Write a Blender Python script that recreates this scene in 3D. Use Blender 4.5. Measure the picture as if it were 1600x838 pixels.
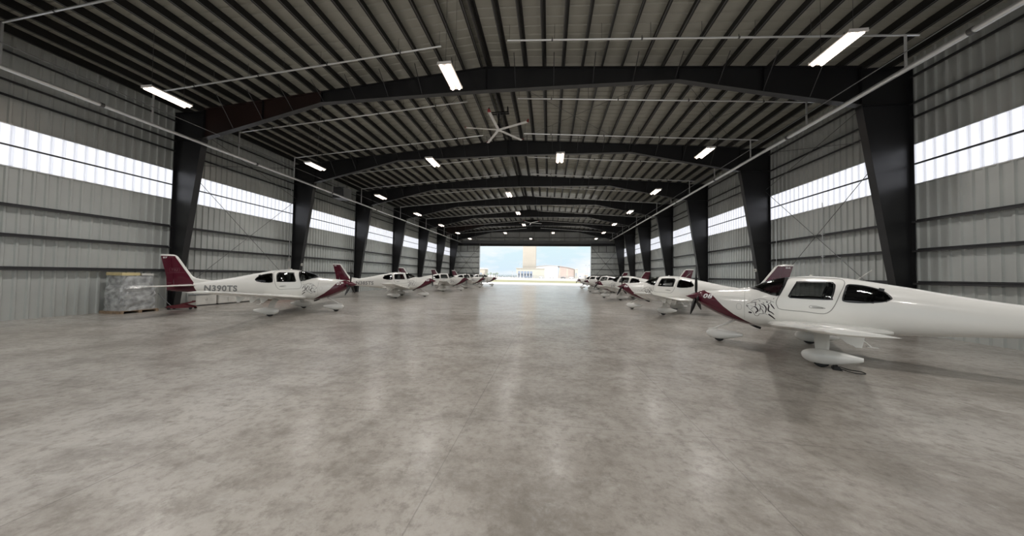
import bpy, bmesh, math, random
from mathutils import Vector, Matrix
for o in list(bpy.data.objects): bpy.data.objects.remove(o)
SC = bpy.context.scene
C = SC.collection
R = math.radians
# ------------------------------------------------------------------ camera
F, HC, VX, VY, RO = 456.6, 2.0445, 858.193, 430.401, 0.01619     # focal length in px of a 1600x838 frame
TH, PH = math.atan((VX-800)/F), math.atan((VY-419)/F)
def ray(u, v):
    u -= 800; v -= 419
    a = u*math.cos(RO)+v*math.sin(RO); b = -u*math.sin(RO)+v*math.cos(RO)
    xc, zc = a/F, -b/F
    yc = math.cos(PH)-zc*math.sin(PH); z = zc*math.cos(PH)+math.sin(PH)
    return Vector((xc*math.cos(TH)-yc*math.sin(TH), xc*math.sin(TH)+yc*math.cos(TH), z))
fw = ray(800, 419).normalized()
rt = (ray(801, 419)-ray(800, 419)).normalized()
up = rt.cross(fw).normalized()
cam_d = bpy.data.cameras.new('camera'); cam = bpy.data.objects.new('camera', cam_d); C.objects.link(cam)
cam_d.sensor_width = 36; cam_d.lens = 36*F/1600; cam_d.clip_end = 3000; cam_d.clip_start = .05
cam.matrix_world = Matrix(((rt.x, up.x, -fw.x, 0), (rt.y, up.y, -fw.y, 0), (rt.z, up.z, -fw.z, HC), (0, 0, 0, 1)))
SC.camera = cam
SC.view_settings.view_transform = 'Standard'; SC.view_settings.look = 'None'
SC.view_settings.gamma = 1; SC.view_settings.use_curve_mapping = False
SC.view_settings.exposure = 0.0
# ------------------------------------------------------------------ sky and sun
LAMP_W = 190
W = bpy.data.worlds.new('sky'); SC.world = W; W.use_nodes = True
nt = W.node_tree; nt.nodes.clear()
def N(t, k, **kw):
    n = t.nodes.new(k)
    for a, b in kw.items():
        if a.startswith('i_'): n.inputs[int(a[2:])].default_value = b
        else: setattr(n, a, b)
    return n
tc = N(nt, 'ShaderNodeTexCoord'); mp = N(nt, 'ShaderNodeMapping'); mp.inputs['Scale'].default_value = (1, 1, 3.2)
no = N(nt, 'ShaderNodeTexNoise'); no.inputs['Scale'].default_value = 5.5; no.inputs['Detail'].default_value = 6; no.inputs['Roughness'].default_value = .55
rp = N(nt, 'ShaderNodeValToRGB'); rp.color_ramp.elements[0].position = .40; rp.color_ramp.elements[1].position = .66
sx = N(nt, 'ShaderNodeSeparateXYZ'); gr = N(nt, 'ShaderNodeValToRGB')
gr.color_ramp.elements[0].position = .0; gr.color_ramp.elements[0].color = (.72, .87, .99, 1)
gr.color_ramp.elements[1].position = .4; gr.color_ramp.elements[1].color = (1.5, 1.52, 1.6, 1)
e = gr.color_ramp.elements.new(.12); e.color = (.74, .94, .98, 1)
mx = N(nt, 'ShaderNodeMix', data_type='RGBA'); mx.inputs[7].default_value = (1.02, 1.03, 1.04, 1)
bg = N(nt, 'ShaderNodeBackground'); bg.inputs[1].default_value = 1.0
wo = N(nt, 'ShaderNodeOutputWorld')
L = nt.links.new
L(tc.outputs['Generated'], mp.inputs[0]); L(mp.outputs[0], no.inputs[0]); L(no.outputs[0], rp.inputs[0])
L(tc.outputs['Generated'], sx.inputs[0]); L(sx.outputs[2], gr.inputs[0]); L(gr.outputs[0], mx.inputs[6])
L(rp.outputs[0], mx.inputs[0]); L(mx.outputs[2], bg.inputs[0]); L(bg.outputs[0], wo.inputs[0])
sd = bpy.data.lights.new('sun', 'SUN'); sd.energy = 3.4; sd.angle = R(2); sd.color = (1, .97, .92)
sun = bpy.data.objects.new('sun', sd); C.objects.link(sun); sun.rotation_euler = (R(38), 0, R(4))   # high, from behind the camera
# ------------------------------------------------------------------ materials
def mat(name, col, rough=.5, metal=0., spec=.5, noise=None, emit=None, coat=0., bump=None):
    m = bpy.data.materials.new(name); m.use_nodes = True; t = m.node_tree; b = t.nodes['Principled BSDF']
    b.inputs['Base Color'].default_value = (*col, 1); b.inputs['Roughness'].default_value = rough
    b.inputs['Metallic'].default_value = metal; b.inputs['Specular IOR Level'].default_value = spec
    if coat: b.inputs['Coat Weight'].default_value = coat; b.inputs['Coat Roughness'].default_value = .06
    if emit: b.inputs['Emission Color'].default_value = (*emit[0], 1); b.inputs['Emission Strength'].default_value = emit[1]
    if noise:
        sc, amt = noise[0], noise[1]
        tx = N(t, 'ShaderNodeTexCoord'); n = N(t, 'ShaderNodeTexNoise'); n.inputs['Scale'].default_value = sc; n.inputs['Detail'].default_value = 5
        r = N(t, 'ShaderNodeMapRange'); r.inputs[1].default_value = .3; r.inputs[2].default_value = .7
        r.inputs[3].default_value = 1-amt; r.inputs[4].default_value = 1+amt*.6
        v = N(t, 'ShaderNodeMix', data_type='RGBA', blend_type='MULTIPLY'); v.inputs[0].default_value = 1; v.inputs[6].default_value = (*col, 1)
        t.links.new(tx.outputs['Object'], n.inputs[0]); t.links.new(n.outputs[0], r.inputs[0]); t.links.new(r.outputs[0], v.inputs[7])
        t.links.new(v.outputs[2], b.inputs['Base Color'])
        if bump:
            bp = N(t, 'ShaderNodeBump'); bp.inputs['Strength'].default_value = bump; bp.inputs['Distance'].default_value = .02
            t.links.new(n.outputs[0], bp.inputs['Height']); t.links.new(bp.outputs[0], b.inputs['Normal'])
    return m
M = {}
M['steel'] = mat('black painted steel', (.010, .010, .0115), .42, spec=.6, noise=(.8, .25))
M['steel_red'] = mat('red oxide primed steel', (.022, .010, .008), .42, noise=(.6, .35))
M['purlin'] = mat('dark purlin steel', (.012, .0115, .011), .5, noise=(1.5, .25))
M['girt'] = mat('charcoal girt steel', (.045, .045, .047), .45, noise=(1.5, .25))
M['deck'] = mat('pale roof deck', (.35, .345, .30), .3, noise=(.35, .12))
M['wall'] = mat('galvanised wall sheet', (.56, .58, .56), .34, .35, noise=(.5, .1))
M['endwall'] = mat('grey end wall sheet', (.50, .51, .50), .5, noise=(.5, .1))
M['galv'] = mat('galvanised pipe', (.72, .73, .73), .28, .6)
M['rod'] = mat('dull steel rod', (.12, .12, .12), .4, .5)
M['lamp_body'] = mat('white lamp housing', (.7, .68, .66), .4)
M['tube'] = mat('glowing lamp tube', (1, 1, 1), .4, emit=((1, .80, .66), 7.0))
M['white'] = mat('glossy white paint', (.80, .79, .75), .22, coat=.4, noise=(2., .03))
M['matte_white'] = mat('white fan blade', (.75, .75, .74), .35)
M['maroon'] = mat('maroon paint', (.085, .006, .018), .25, coat=.4)
M['red'] = mat('red fan tip', (.28, .02, .02), .4)
M['black'] = mat('black rubber', (.012, .012, .012), .6)
M['prop'] = mat('satin black propeller', (.008, .008, .008), .45, spec=.3)
M['trim'] = mat('black window border', (.012, .012, .013), .3)
M['liner'] = mat('dark cabin lining', (.05, .05, .052), .7)
M['seat'] = mat('charcoal seat leather', (.03, .03, .032), .5)
M['grey'] = mat('grey seam', (.30, .30, .28), .5)
M['greytext'] = mat('grey registration lettering', (.23, .235, .235), .4)
M['ink'] = mat('dark emblem ink', (.012, .003, .006), .5)
M['whitetext'] = mat('white lettering', (.8, .78, .78), .4)
M['dimtext'] = mat('faint outline lettering', (.20, .09, .11), .4)
M['orange'] = mat('orange beam paint', (.42, .09, .03), .45, noise=(3, .2))
M['jackred'] = mat('dark red jack paint', (.11, .012, .018), .4)
M['card'] = mat('off white carton', (.62, .61, .57), .7, noise=(3, .12))
M['yellow'] = mat('pale yellow carton', (.62, .52, .28), .7, noise=(3, .15))
M['wood'] = mat('pallet wood', (.28, .2, .13), .8, noise=(6, .3))
M['unit'] = mat('grey heater sheet', (.16, .165, .17), .45)
M['apron'] = mat('pale concrete apron', (.72, .71, .69), .8, noise=(.2, .06))
M['grass'] = mat('dry grass', (.33, .32, .19), .9, noise=(.3, .2))
M['road'] = mat('light road', (.66, .64, .60), .9, noise=(.1, .08))
M['tan'] = mat('tan concrete', (.53, .485, .42), .8, noise=(.08, .07))
M['cream'] = mat('cream panel', (.56, .545, .48), .8, noise=(.08, .05))
M['bwhite'] = mat('white metal siding', (.9, .9, .9), .6)
M['brick'] = mat('pinkish siding', (.55, .46, .42), .8, noise=(.2, .07))
M['bglass'] = mat('blue grey glazing', (.28, .34, .46), .3)
M['roofgrey'] = mat('grey metal roof', (.55, .53, .54), .6)
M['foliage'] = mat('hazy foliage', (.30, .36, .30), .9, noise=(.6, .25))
M['trunk'] = mat('palm trunk', (.38, .33, .28), .9)
M['fence'] = mat('chain fence', (.34, .36, .38), .7)
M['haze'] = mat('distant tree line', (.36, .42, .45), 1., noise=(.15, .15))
def glass(name, tint, dark):
    m = bpy.data.materials.new(name); m.use_nodes = True; t = m.node_tree; t.nodes.clear()
    tr = N(t, 'ShaderNodeBsdfTransparent'); tr.inputs[0].default_value = (*tint, 1)
    gl = N(t, 'ShaderNodeBsdfGlossy'); gl.inputs['Roughness'].default_value = .03; gl.inputs[0].default_value = (.9, .9, .9, 1)
    fr = N(t, 'ShaderNodeFresnel'); fr.inputs[0].default_value = 1.5
    mi = N(t, 'ShaderNodeMixShader'); o = N(t, 'ShaderNodeOutputMaterial')
    t.links.new(fr.outputs[0], mi.inputs[0]); t.links.new(tr.outputs[0], mi.inputs[1]); t.links.new(gl.outputs[0], mi.inputs[2]); t.links.new(mi.outputs[0], o.inputs[0])
    return m
M['glass'] = glass('tinted cabin glass', (.42, .43, .43), 0)
M['darkglass'] = glass('dark rear cabin glass', (.12, .12, .13), 0)
# translucent wall panel
m = bpy.data.materials.new('translucent wall panel'); m.use_nodes = True; t = m.node_tree; t.nodes.clear()
a = N(t, 'ShaderNodeBsdfTranslucent'); a.inputs[0].default_value = (.93, .94, 1.0, 1)
b = N(t, 'ShaderNodeBsdfDiffuse'); b.inputs[0].default_value = (.8, .8, .85, 1)
mi = N(t, 'ShaderNodeMixShader'); mi.inputs[0].default_value = .12; o = N(t, 'ShaderNodeOutputMaterial')
t.links.new(a.outputs[0], mi.inputs[1]); t.links.new(b.outputs[0], mi.inputs[2]); t.links.new(mi.outputs[0], o.inputs[0]); M['panel'] = m
# aircraft skin: white with a maroon chin stripe and a maroon tail, masked in the aircraft's own coordinates
def skin(name, kind):
    m = bpy.data.materials.new(name); m.use_nodes = True; t = m.node_tree; b = t.nodes['Principled BSDF']
    b.inputs['Roughness'].default_value = .22; b.inputs['Coat Weight'].default_value = .4; b.inputs['Coat Roughness'].default_value = .06
    tx = N(t, 'ShaderNodeTexCoord'); s = N(t, 'ShaderNodeSeparateXYZ'); t.links.new(tx.outputs['Object'], s.inputs[0])
    def math_(op, a_, b_):
        n = N(t, 'ShaderNodeMath', operation=op)
        for i, q in enumerate((a_, b_)):
            if hasattr(q, 'node'): t.links.new(q, n.inputs[i])
            elif q is not None: n.inputs[i].default_value = q
        return n.outputs[0]
    X, Z = s.outputs[0], s.outputs[2]
    if kind == 'body':
        rp = N(t, 'ShaderNodeValToRGB'); cr = rp.color_ramp
        xs = [(1.16, .0), (1.18, .60), (1.22, .65), (1.51, .80), (1.79, .97), (2.04, 1.18), (2.21, 1.37), (2.37, 1.555), (2.50, 1.59), (2.70, 1.70), (2.9, 1.72)]
        while len(cr.elements) < len(xs): cr.elements.new(.5)
        for el, (x, z) in zip(cr.elements, xs): el.position = (x-1.0)/2.; el.color = (z/2, z/2, z/2, 1)
        u = math_('MULTIPLY', math_('SUBTRACT', X, 1.0), .5); t.links.new(u, rp.inputs[0])
        up_ = math_('MULTIPLY', rp.outputs[0], 2.0)
        m1 = math_('LESS_THAN', Z, up_)
        m2 = math_('LESS_THAN', X, math_('SUBTRACT', -3.72+.5555, math_('MULTIPLY', Z, .55)))
        mk = math_('MAXIMUM', m1, m2)
    else:
        le = math_('SUBTRACT', -4.13+1.74*.634, math_('MULTIPLY', Z, .634))
        m2 = math_('LESS_THAN', X, le); m3 = math_('LESS_THAN', Z, 2.70); mk = math_('MINIMUM', m2, m3)
    mxx = N(t, 'ShaderNodeMix', data_type='RGBA'); mxx.inputs[6].default_value = (.80, .79, .75, 1); mxx.inputs[7].default_value = (.085, .006, .018, 1)
    t.links.new(mk, mxx.inputs[0]); t.links.new(mxx.outputs[2], b.inputs['Base Color'])
    return m
M['skin'] = skin('white paint with maroon chin and tail', 'body')
M['finskin'] = skin('white edged maroon fin paint', 'fin')
# concrete floor
def floor_mat():
    m = bpy.data.materials.new('worn polished concrete'); m.use_nodes = True; t = m.node_tree; b = t.nodes['Principled BSDF']; LK = t.links.new
    tx = N(t, 'ShaderNodeTexCoord')
    def noise(scale, detail=5, rough=.6, stretch=(1, 1, 1), dist=0., rot=0.):
        mp = N(t, 'ShaderNodeMapping'); mp.inputs['Scale'].default_value = stretch; mp.inputs['Rotation'].default_value = (0, 0, rot)
        n = N(t, 'ShaderNodeTexNoise'); n.inputs['Scale'].default_value = scale; n.inputs['Detail'].default_value = detail
        n.inputs['Roughness'].default_value = rough; n.inputs['Distortion'].default_value = dist
        LK(tx.outputs['Object'], mp.inputs[0]); LK(mp.outputs[0], n.inputs[0]); return n.outputs[0]
    def ramp(v, a0, a1, c0=0., c1=1.):
        r = N(t, 'ShaderNodeMapRange'); r.inputs[1].default_value = a0; r.inputs[2].default_value = a1
        r.inputs[3].default_value = c0; r.inputs[4].default_value = c1; LK(v, r.inputs[0]); return r.outputs[0]
    def mixc(f, a_, b_, bt='MIX'):
        n = N(t, 'ShaderNodeMix', data_type='RGBA', blend_type=bt)
        for i, q in ((0, f), (6, a_), (7, b_)):
            if isinstance(q, tuple): n.inputs[i].default_value = (*q, 1)
            elif isinstance(q, (int, float)): n.inputs[i].default_value = q
            else: LK(q, n.inputs[i])
        return n.outputs[2]
    big = noise(.16, 5, .65, dist=.1); mid = noise(.42, 11, .72, (1, .75, 1), .12, .5); fine = noise(7, 9, .75, dist=.15); sp = noise(30, 4, .7)
    swirl = noise(.8, 11, .74, (1, 1.4, 1), .1, .9)
    c = mixc(ramp(big, .38, .62), (.265, .236, .202), (.385, .362, .33))
    c = mixc(ramp(mid, .40, .68, 0, .75), c, (.50, .475, .435))
    c = mixc(ramp(swirl, .47, .62, 0, .6), c, (.165, .145, .12))
    cloud = noise(2.3, 13, .82, (1, 1.2, 1), .05, .2); scr = noise(3.2, 8, .7, (.25, 2.6, 1), .1, .35)
    c = mixc(ramp(cloud, .52, .66, 0, .55), c, (.20, .178, .148))
    c = mixc(ramp(cloud, .45, .34, 0, .45), c, (.47, .455, .425))
    c = mixc(ramp(scr, .60, .70, 0, .35), c, (.52, .51, .49))
    c = mixc(ramp(fine, .50, .66, 0, .6), c, (.17, .155, .13))
    c = mixc(ramp(fine, .46, .28, 0, .35), c, (.48, .47, .45))
    c = mixc(ramp(sp, .68, .75, 0, .5), c, (.55, .54, .52))
    # saw-cut joints running along the hall 3.15 m apart and across it 6.3 m apart
    s = N(t, 'ShaderNodeSeparateXYZ'); LK(tx.outputs['Object'], s.inputs[0])
    def joint(out, off, per, hw):
        a_ = N(t, 'ShaderNodeMath', operation='SUBTRACT'); LK(out, a_.inputs[0]); a_.inputs[1].default_value = off
        p = N(t, 'ShaderNodeMath', operation='PINGPONG'); LK(a_.outputs[0], p.inputs[0]); p.inputs[1].default_value = per/2
        l = N(t, 'ShaderNodeMath', operation='LESS_THAN'); LK(p.outputs[0], l.inputs[0]); l.inputs[1].default_value = hw; return l.outputs[0]
    j1 = joint(s.outputs[0], -1.11, 3.15, .006); j2 = joint(s.outputs[1], 4.1, 6.3, .005)
    mxj = N(t, 'ShaderNodeMath', operation='MAXIMUM'); LK(j1, mxj.inputs[0]); LK(j2, mxj.inputs[1])
    jf = N(t, 'ShaderNodeMath', operation='MULTIPLY'); LK(mxj.outputs[0], jf.inputs[0]); LK(ramp(mid, .3, .6, .75, .3), jf.inputs[1])
    c = mixc(jf.outputs[0], c, (.10, .092, .084))
    LK(c, b.inputs['Base Color'])
    ro = N(t, 'ShaderNodeMath', operation='ADD'); LK(ramp(mid, .3, .7, .34, .48), ro.inputs[0]); LK(ramp(fine, .3, .7, -.03, .10), ro.inputs[1])
    LK(ro.outputs[0], b.inputs['Roughness']); b.inputs['Specular IOR Level'].default_value = .35; b.inputs['Coat Weight'].default_value = .9; b.inputs['Coat IOR'].default_value = 1.14; b.inputs['Coat Roughness'].default_value = .21
    bp = N(t, 'ShaderNodeBump'); bp.inputs['Strength'].default_value = .10; bp.inputs['Distance'].default_value = .01
    LK(swirl, bp.inputs['Height'])
    bp2 = N(t, 'ShaderNodeBump'); bp2.inputs['Strength'].default_value = .12; bp2.inputs['Distance'].default_value = .01
    LK(fine, bp2.inputs['Height']); LK(bp.outputs[0], bp2.inputs['Normal']); LK(bp2.outputs[0], b.inputs['Normal'])
    return m
M['floor'] = floor_mat()
# ------------------------------------------------------------------ mesh helpers
class MB:
    def __init__(s): s.v = []; s.f = []; s.m = []; s.mats = []
    def mi(s, m):
        if m not in s.mats: s.mats.append(m)
        return s.mats.index(m)
    def add(s, vs, fs, m='steel'):
        k = len(s.v); s.v += [tuple(p) for p in vs]; i = s.mi(m)
        for f in fs: s.f.append(tuple(k+q for q in f)); s.m.append(i)
    def box(s, x0, y0, z0, x1, y1, z1, m='steel'):
        vs = [(x, y, z) for x in (x0, x1) for y in (y0, y1) for z in (z0, z1)]
        s.add(vs, [(0, 1, 3, 2), (4, 6, 7, 5), (0, 4, 5, 1), (2, 3, 7, 6), (0, 2, 6, 4), (1, 5, 7, 3)], m)
    def prism(s, pts, axis, a, b, m='steel'):     # polygon pts extruded along an axis from a to b
        def P(p, c):
            q = list(p); q.insert(axis, c); return q
        n = len(pts); vs = [P(p, a) for p in pts]+[P(p, b) for p in pts]
        s.add(vs, [tuple(range(n))[::-1], tuple(range(n, 2*n))]+[(i, (i+1) % n, n+(i+1) % n, n+i) for i in range(n)], m)
    def tube(s, pts, r, m='steel', n=8, cap=True):
        pts = [Vector(p) for p in pts]; rs = r if isinstance(r, (list, tuple)) else [r]*len(pts); rings = []
        ref = None
        for i, p in enumerate(pts):
            d = (pts[min(i+1, len(pts)-1)]-pts[max(i-1, 0)]).normalized()
            if ref is None: ref = Vector((0, 0, 1)) if abs(d.z) < .9 else Vector((1, 0, 0))
            u = d.cross(ref).normalized(); w = u.cross(d).normalized(); ref = w
            rings.append([p+(u*math.cos(2*math.pi*k/n)+w*math.sin(2*math.pi*k/n))*rs[i] for k in range(n)])
        s.loft(rings, m, cap)
    def loft(s, rings, m='steel', cap=True, closed=True):
        n = len(rings[0]); vs = [q for r_ in rings for q in r_]; fs = []
        for i in range(len(rings)-1):
            for k in range(n if closed else n-1):
                fs.append((i*n+k, i*n+(k+1) % n, (i+1)*n+(k+1) % n, (i+1)*n+k))
        if cap: fs += [tuple(range(n))[::-1], tuple((len(rings)-1)*n+k for k in range(n))]
        s.add(vs, fs, m)
    def ell(s, c, r, m='steel', nu=16, nv=10):
        rings = []
        for j in range(nv+1):
            a = -math.pi/2+math.pi*j/nv; q = max(math.cos(a), .02)
            rings.append([(c[0]+r[0]*math.cos(2*math.pi*k/nu)*q, c[1]+r[1]*math.sin(2*math.pi*k/nu)*q, c[2]+r[2]*math.sin(a)) for k in range(nu)])
        s.loft(rings, m)
    def mesh(s, name, smooth=False):
        me = bpy.data.meshes.new(name); me.from_pydata(s.v, [], s.f)
        for m_ in s.mats: me.materials.append(M[m_])
        me.polygons.foreach_set('material_index', s.m)
        if smooth: me.polygons.foreach_set('use_smooth', [True]*len(s.f))
        bm = bmesh.new(); bm.from_mesh(me); bmesh.ops.recalc_face_normals(bm, faces=bm.faces); bm.to_mesh(me); bm.free()
        if smooth:
            try: me.set_sharp_from_angle(angle=R(38))
            except Exception: pass
        return me
    def build(s, name, parent=None, smooth=False, loc=(0, 0, 0), label=None):
        o = bpy.data.objects.new(name, s.mesh(name, smooth)); C.objects.link(o); o.location = loc
        if parent: o.parent = parent
        if label: o['label'] = label
        return o
def tag(o, label, cat, group=None, kind=None):
    if label: o['label'] = label
    if cat: o['category'] = cat
    if group: o['group'] = group
    if kind: o['kind'] = kind
    return o
def empty(name, loc=(0, 0, 0), rz=0):
    o = bpy.data.objects.new(name, None); C.objects.link(o); o.location = loc; o.rotation_euler = (0, 0, rz); o.empty_display_size = .2; return o
def kids(o): return [c for c in bpy.data.objects if c.parent == o]
def copy_tree(o, parent=None):
    c = o.copy(); C.objects.link(c)
    if parent: c.parent = parent
    for k in kids(o): copy_tree(k, c)
    return c
ORD = ['first', 'second', 'third', 'fourth', 'fifth', 'sixth', 'seventh', 'eighth', 'ninth', 'tenth', 'eleventh', 'twelfth', 'thirteenth', 'fourteenth', 'fifteenth', 'sixteenth', 'seventeenth', 'eighteenth', 'nineteenth', 'twentieth']
# ------------------------------------------------------------------ the building
XC = -3.1; WX = 17.49; WL, WR = XC-WX, XC+WX
BAY = 7.573; Y0 = 13.509; FR = [Y0+BAY*k for k in range(-3, 7)]      # frame positions; the last one stands by the far wall
YE = 60.1; YB = FR[0]-.5
SL = .0735
def rtop(x): return 11.97-SL*abs(x-XC)
DECK = .36
def decz(x): return rtop(x)+DECK
# floor
mb = MB(); mb.box(WL-.1, YB-.1, -.3, WR+.1, YE+.1, 0, 'floor'); fo = mb.build('floor'); tag(fo, 'worn polished concrete hangar floor with saw-cut joints', 'floor', kind='structure')
# roof deck: ribbed sheets, ribs running down each slope
mb = MB(); P = []
y = YB-.1; per = .42
while y < YE+.1:
    P += [(y, 0), (y+.30, 0), (y+.33, .035), (y+.39, .035)]; y += per
for sgn in (-1, 1):
    xe = XC+sgn*(WX+.1)
    vs = []
    for (yy, dz) in P: vs += [(XC, yy, decz(XC)+dz), (xe, yy, decz(xe)+dz)]
    mb.add(vs, [(2*i, 2*i+1, 2*i+3, 2*i+2) for i in range(len(P)-1)], 'deck')
o = mb.build('ceiling'); tag(o, 'ribbed pale metal roof deck above black purlins', 'ceiling', kind='structure')
# side walls: ribbed sheets with a band left open for the translucent windows
Z1, Z2 = 5.924, 7.498
def ribbed(mb, x, inward, y0, y1, z0, z1, m, per=.305, d=.055, ztop=None):
    n = max(1, round((y1-y0)/per)); pp = (y1-y0)/n; P = []
    for i in range(n):
        y = y0+i*pp; P += [(y, 0), (y+pp*.62, 0), (y+pp*.70, d), (y+pp*.88, d)]
    P.append((y1, 0)); vs = []
    for yy, q in P: vs += [(x+inward*q, yy, z0), (x+inward*q, yy, z1)]
    mb.add(vs, [(2*i, 2*i+1, 2*i+3, 2*i+2) for i in range(len(P)-1)], m)
wn = 0
for side, x, inw in (('left', WL, 1), ('right', WR, -1)):
    mb = MB(); ze = decz(x)+.05
    ribbed(mb, x, inw, YB, YE, 0, Z1, 'wall'); ribbed(mb, x, inw, YB, YE, Z2, ze, 'wall')
    xo, xi = x-inw*.05, x-inw*.006; mb.box(min(xi, xo), YB, 0, max(xi, xo), YE, .12, 'girt')
    o = mb.build('wall_'+side); tag(o, 'ribbed galvanised metal wall on the %s side' % side, 'wall', kind='structure')
    for k in range(len(FR)-1):
        wn += 1; mb = MB(); ribbed(mb, x, inw, FR[k], FR[k+1], Z1-.02, Z2+.02, 'panel')
        o = mb.build('window_%d' % wn); tag(o, 'translucent ribbed daylight panel band in the %s wall' % side, 'window', kind='structure')
        mb = MB(); a, b = (x, x+inw*.06)
        for z in (Z1-.04, Z2): mb.box(min(a, b), FR[k]+.1, z, max(a, b), FR[k+1]-.1, z+.04, 'galv')
        mb.build('window_frame', o)
# far wall with the big opening, its side panels and header
DL, DR, DZ = -14.494, 8.211, 8.629
def ribbed_x(mb, y, x0, x1, z0, zf, m, per=.305, d=.055):
    n = max(1, round((x1-x0)/per)); pp = (x1-x0)/n; P = []
    for i in range(n):
        x = x0+i*pp; P += [(x, 0), (x+pp*.62, 0), (x+pp*.70, d), (x+pp*.88, d)]
    P.append((x1, 0)); vs = []
    for xx, q in P: vs += [(xx, y-q, z0), (xx, y-q, zf(xx))]
    mb.add(vs, [(2*i, 2*i+1, 2*i+3, 2*i+2) for i in range(len(P)-1)], m)
mb = MB()
ribbed_x(mb, YE, WL, DL, 0, lambda x: 8.2, 'wall'); ribbed_x(mb, YE, DR, WR, 0, lambda x: 8.2, 'wall')
ribbed_x(mb, YE, WL, XC, 8.629, decz, 'endwall'); ribbed_x(mb, YE, XC, WR, 8.629, decz, 'endwall')
mb.box(WL, YE+.01, 8.1, WR, YE+.2, 8.64, 'steel')
for a, b in ((WL, DL), (DR, WR)): mb.box(a, YE+.05, 0, b, YE+.09, 8.2, 'wall')
o = mb.build('wall_front'); tag(o, 'far end wall with the wide open hangar doorway', 'wall', kind='structure')
mb = MB(); mb.box(WL+.2, YE-.35, DZ, WR-.2, YE-.02, DZ+.45, 'unit'); mb.box(WL+.2, YE-.45, 8.15, DL, YE-.06, DZ, 'steel'); mb.box(DR, YE-.45, 8.15, WR-.2, YE-.06, DZ, 'steel')
o = mb.build('trim_1'); tag(o, 'black steel header beam over the far doorway', 'beam', kind='structure')
mb = MB(); mb.box(DL-.08, YE-.3, 0, DL, YE+.3, DZ, 'galv'); mb.box(DR, YE-.3, 0, DR+.08, YE+.3, DZ, 'galv')
o = mb.build('trim_2'); tag(o, 'pale jambs of the far doorway', 'jamb', kind='structure')
# wall behind the camera, its open doorway added as an unseen source of daylight
mb = MB(); ribbed_x(mb, YB, WL, DL, 0, lambda x: 8.6, 'wall'); ribbed_x(mb, YB, DR, WR, 0, lambda x: 8.6, 'wall')
ribbed_x(mb, YB, WL, XC, 8.6, decz, 'endwall'); ribbed_x(mb, YB, XC, WR, 8.6, decz, 'endwall')
o = mb.build('wall_back'); tag(o, 'near end wall with a doorway opening added for fill daylight', 'wall', kind='structure')
# ---- rigid frames: columns, rafters, flange braces
def frame(y, k):
    root = empty('portal_frame', (XC, y, 0))
    for sgn in (-1, 1):
        red = (sgn < 0 and k in (3, 8))
        X = lambda q: sgn*q
        m = 'steel'
        mb = MB(); ow = WX-.12; ib0, ib1 = 17.0, 15.62; zk = 9.2; zt = rtop(XC+ow)
        mb.prism([(X(ow), 0), (X(ib0), 0), (X(ib1), zk), (X(ib1-.02), zt), (X(ow), zt)], 1, -.008, .008, m)
        mb.prism([(X(ib0-.02), 0), (X(ib0), 0), (X(ib1), zk), (X(ib1-.02), zk)], 1, -.14, .14, m)
        mb.prism([(X(ow), 0), (X(ow+.02), 0), (X(ow+.02), zt), (X(ow), zt)], 1, -.14, .14, m)
        for z in (zk-.02,): mb.box(min(X(ib1), X(ow)), -.13, z, max(X(ib1), X(ow)), .13, z+.02, m)
        mb.box(min(X(ib0-.06), X(ow+.06)), -.2, 0, max(X(ib0-.06), X(ow+.06)), .2, .025, m)
        mb.build('column', root)
        mb = MB(); kk = 8.62; zk2 = 10.74; za = 10.83
        segs = [(ib1, zk, kk+3.4, 9.98), (kk+3.4, 9.98, kk, zk2), (kk, zk2, 0, za)]
        for i, (xa, z_a, xb, zb) in enumerate(segs):
            mm = 'steel_red' if (red and i < 2) else m
            mb.prism([(X(xa), z_a), (X(xb), zb), (X(xb), rtop(XC+xb)), (X(xa), rtop(XC+xa))], 1, -.008, .008, mm)
            mb.prism([(X(xa), z_a), (X(xb), zb), (X(xb), zb+.022), (X(xa), z_a+.022)], 1, -.13, .13, 'girt' if i < 2 else 'girt')
            mb.prism([(X(xa), rtop(XC+xa)-.02), (X(xb), rtop(XC+xb)-.02), (X(xb), rtop(XC+xb)), (X(xa), rtop(XC+xa))], 1, -.13, .13, mm)
        for q, zq in ((kk, zk2), (.012, za), (ib1, zk), (kk+3.4, 9.98)):
            mb.box(min(X(q), X(q+.02)), -.12, zq, max(X(q), X(q+.02)), .12, rtop(XC+q), m)
        mb.prism([(X(ib1), zt-.02), (X(ow), zt-.02), (X(ow), zt), (X(ib1), zt)], 1, -.13, .13, m)
        mb.build('rafter', root)
        zlow = lambda q: (za+(zk2-za)*q/kk) if q < kk else zk2+(zk-zk2)*(q-kk)/(ib1-kk)
        for j in range(1, 9):
            q = .11+.88*(2*j-.5)-.0
            if q > 15.2: continue
            mb = MB()
            mb.tube([(X(q), -.95, rtop(XC+q)+.03), (X(q), -.1, zlow(q)+.05)], .018, 'girt', 4); mb.build('flange_brace', root)
    return root
FN = {0: 'behind the camera', 1: 'beside the camera', 2: 'overhead near the camera'}
for k, y in enumerate(FR):
    r = frame(y-(.4 if k == 9 else 0), k)
    if k <= 2: lab = 'black steel portal frame nearest overhead, partly out of view' if k == 2 else 'black steel portal frame at the near end of the hall'
    elif k == 9: lab = 'black steel portal frame standing against the far end wall'
    else: lab = 'black steel portal frame, %s from the camera of those arching across the hall' % ORD[k-3]
    tag(r, lab, 'frame', 'black portal frames of the hangar')
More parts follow.
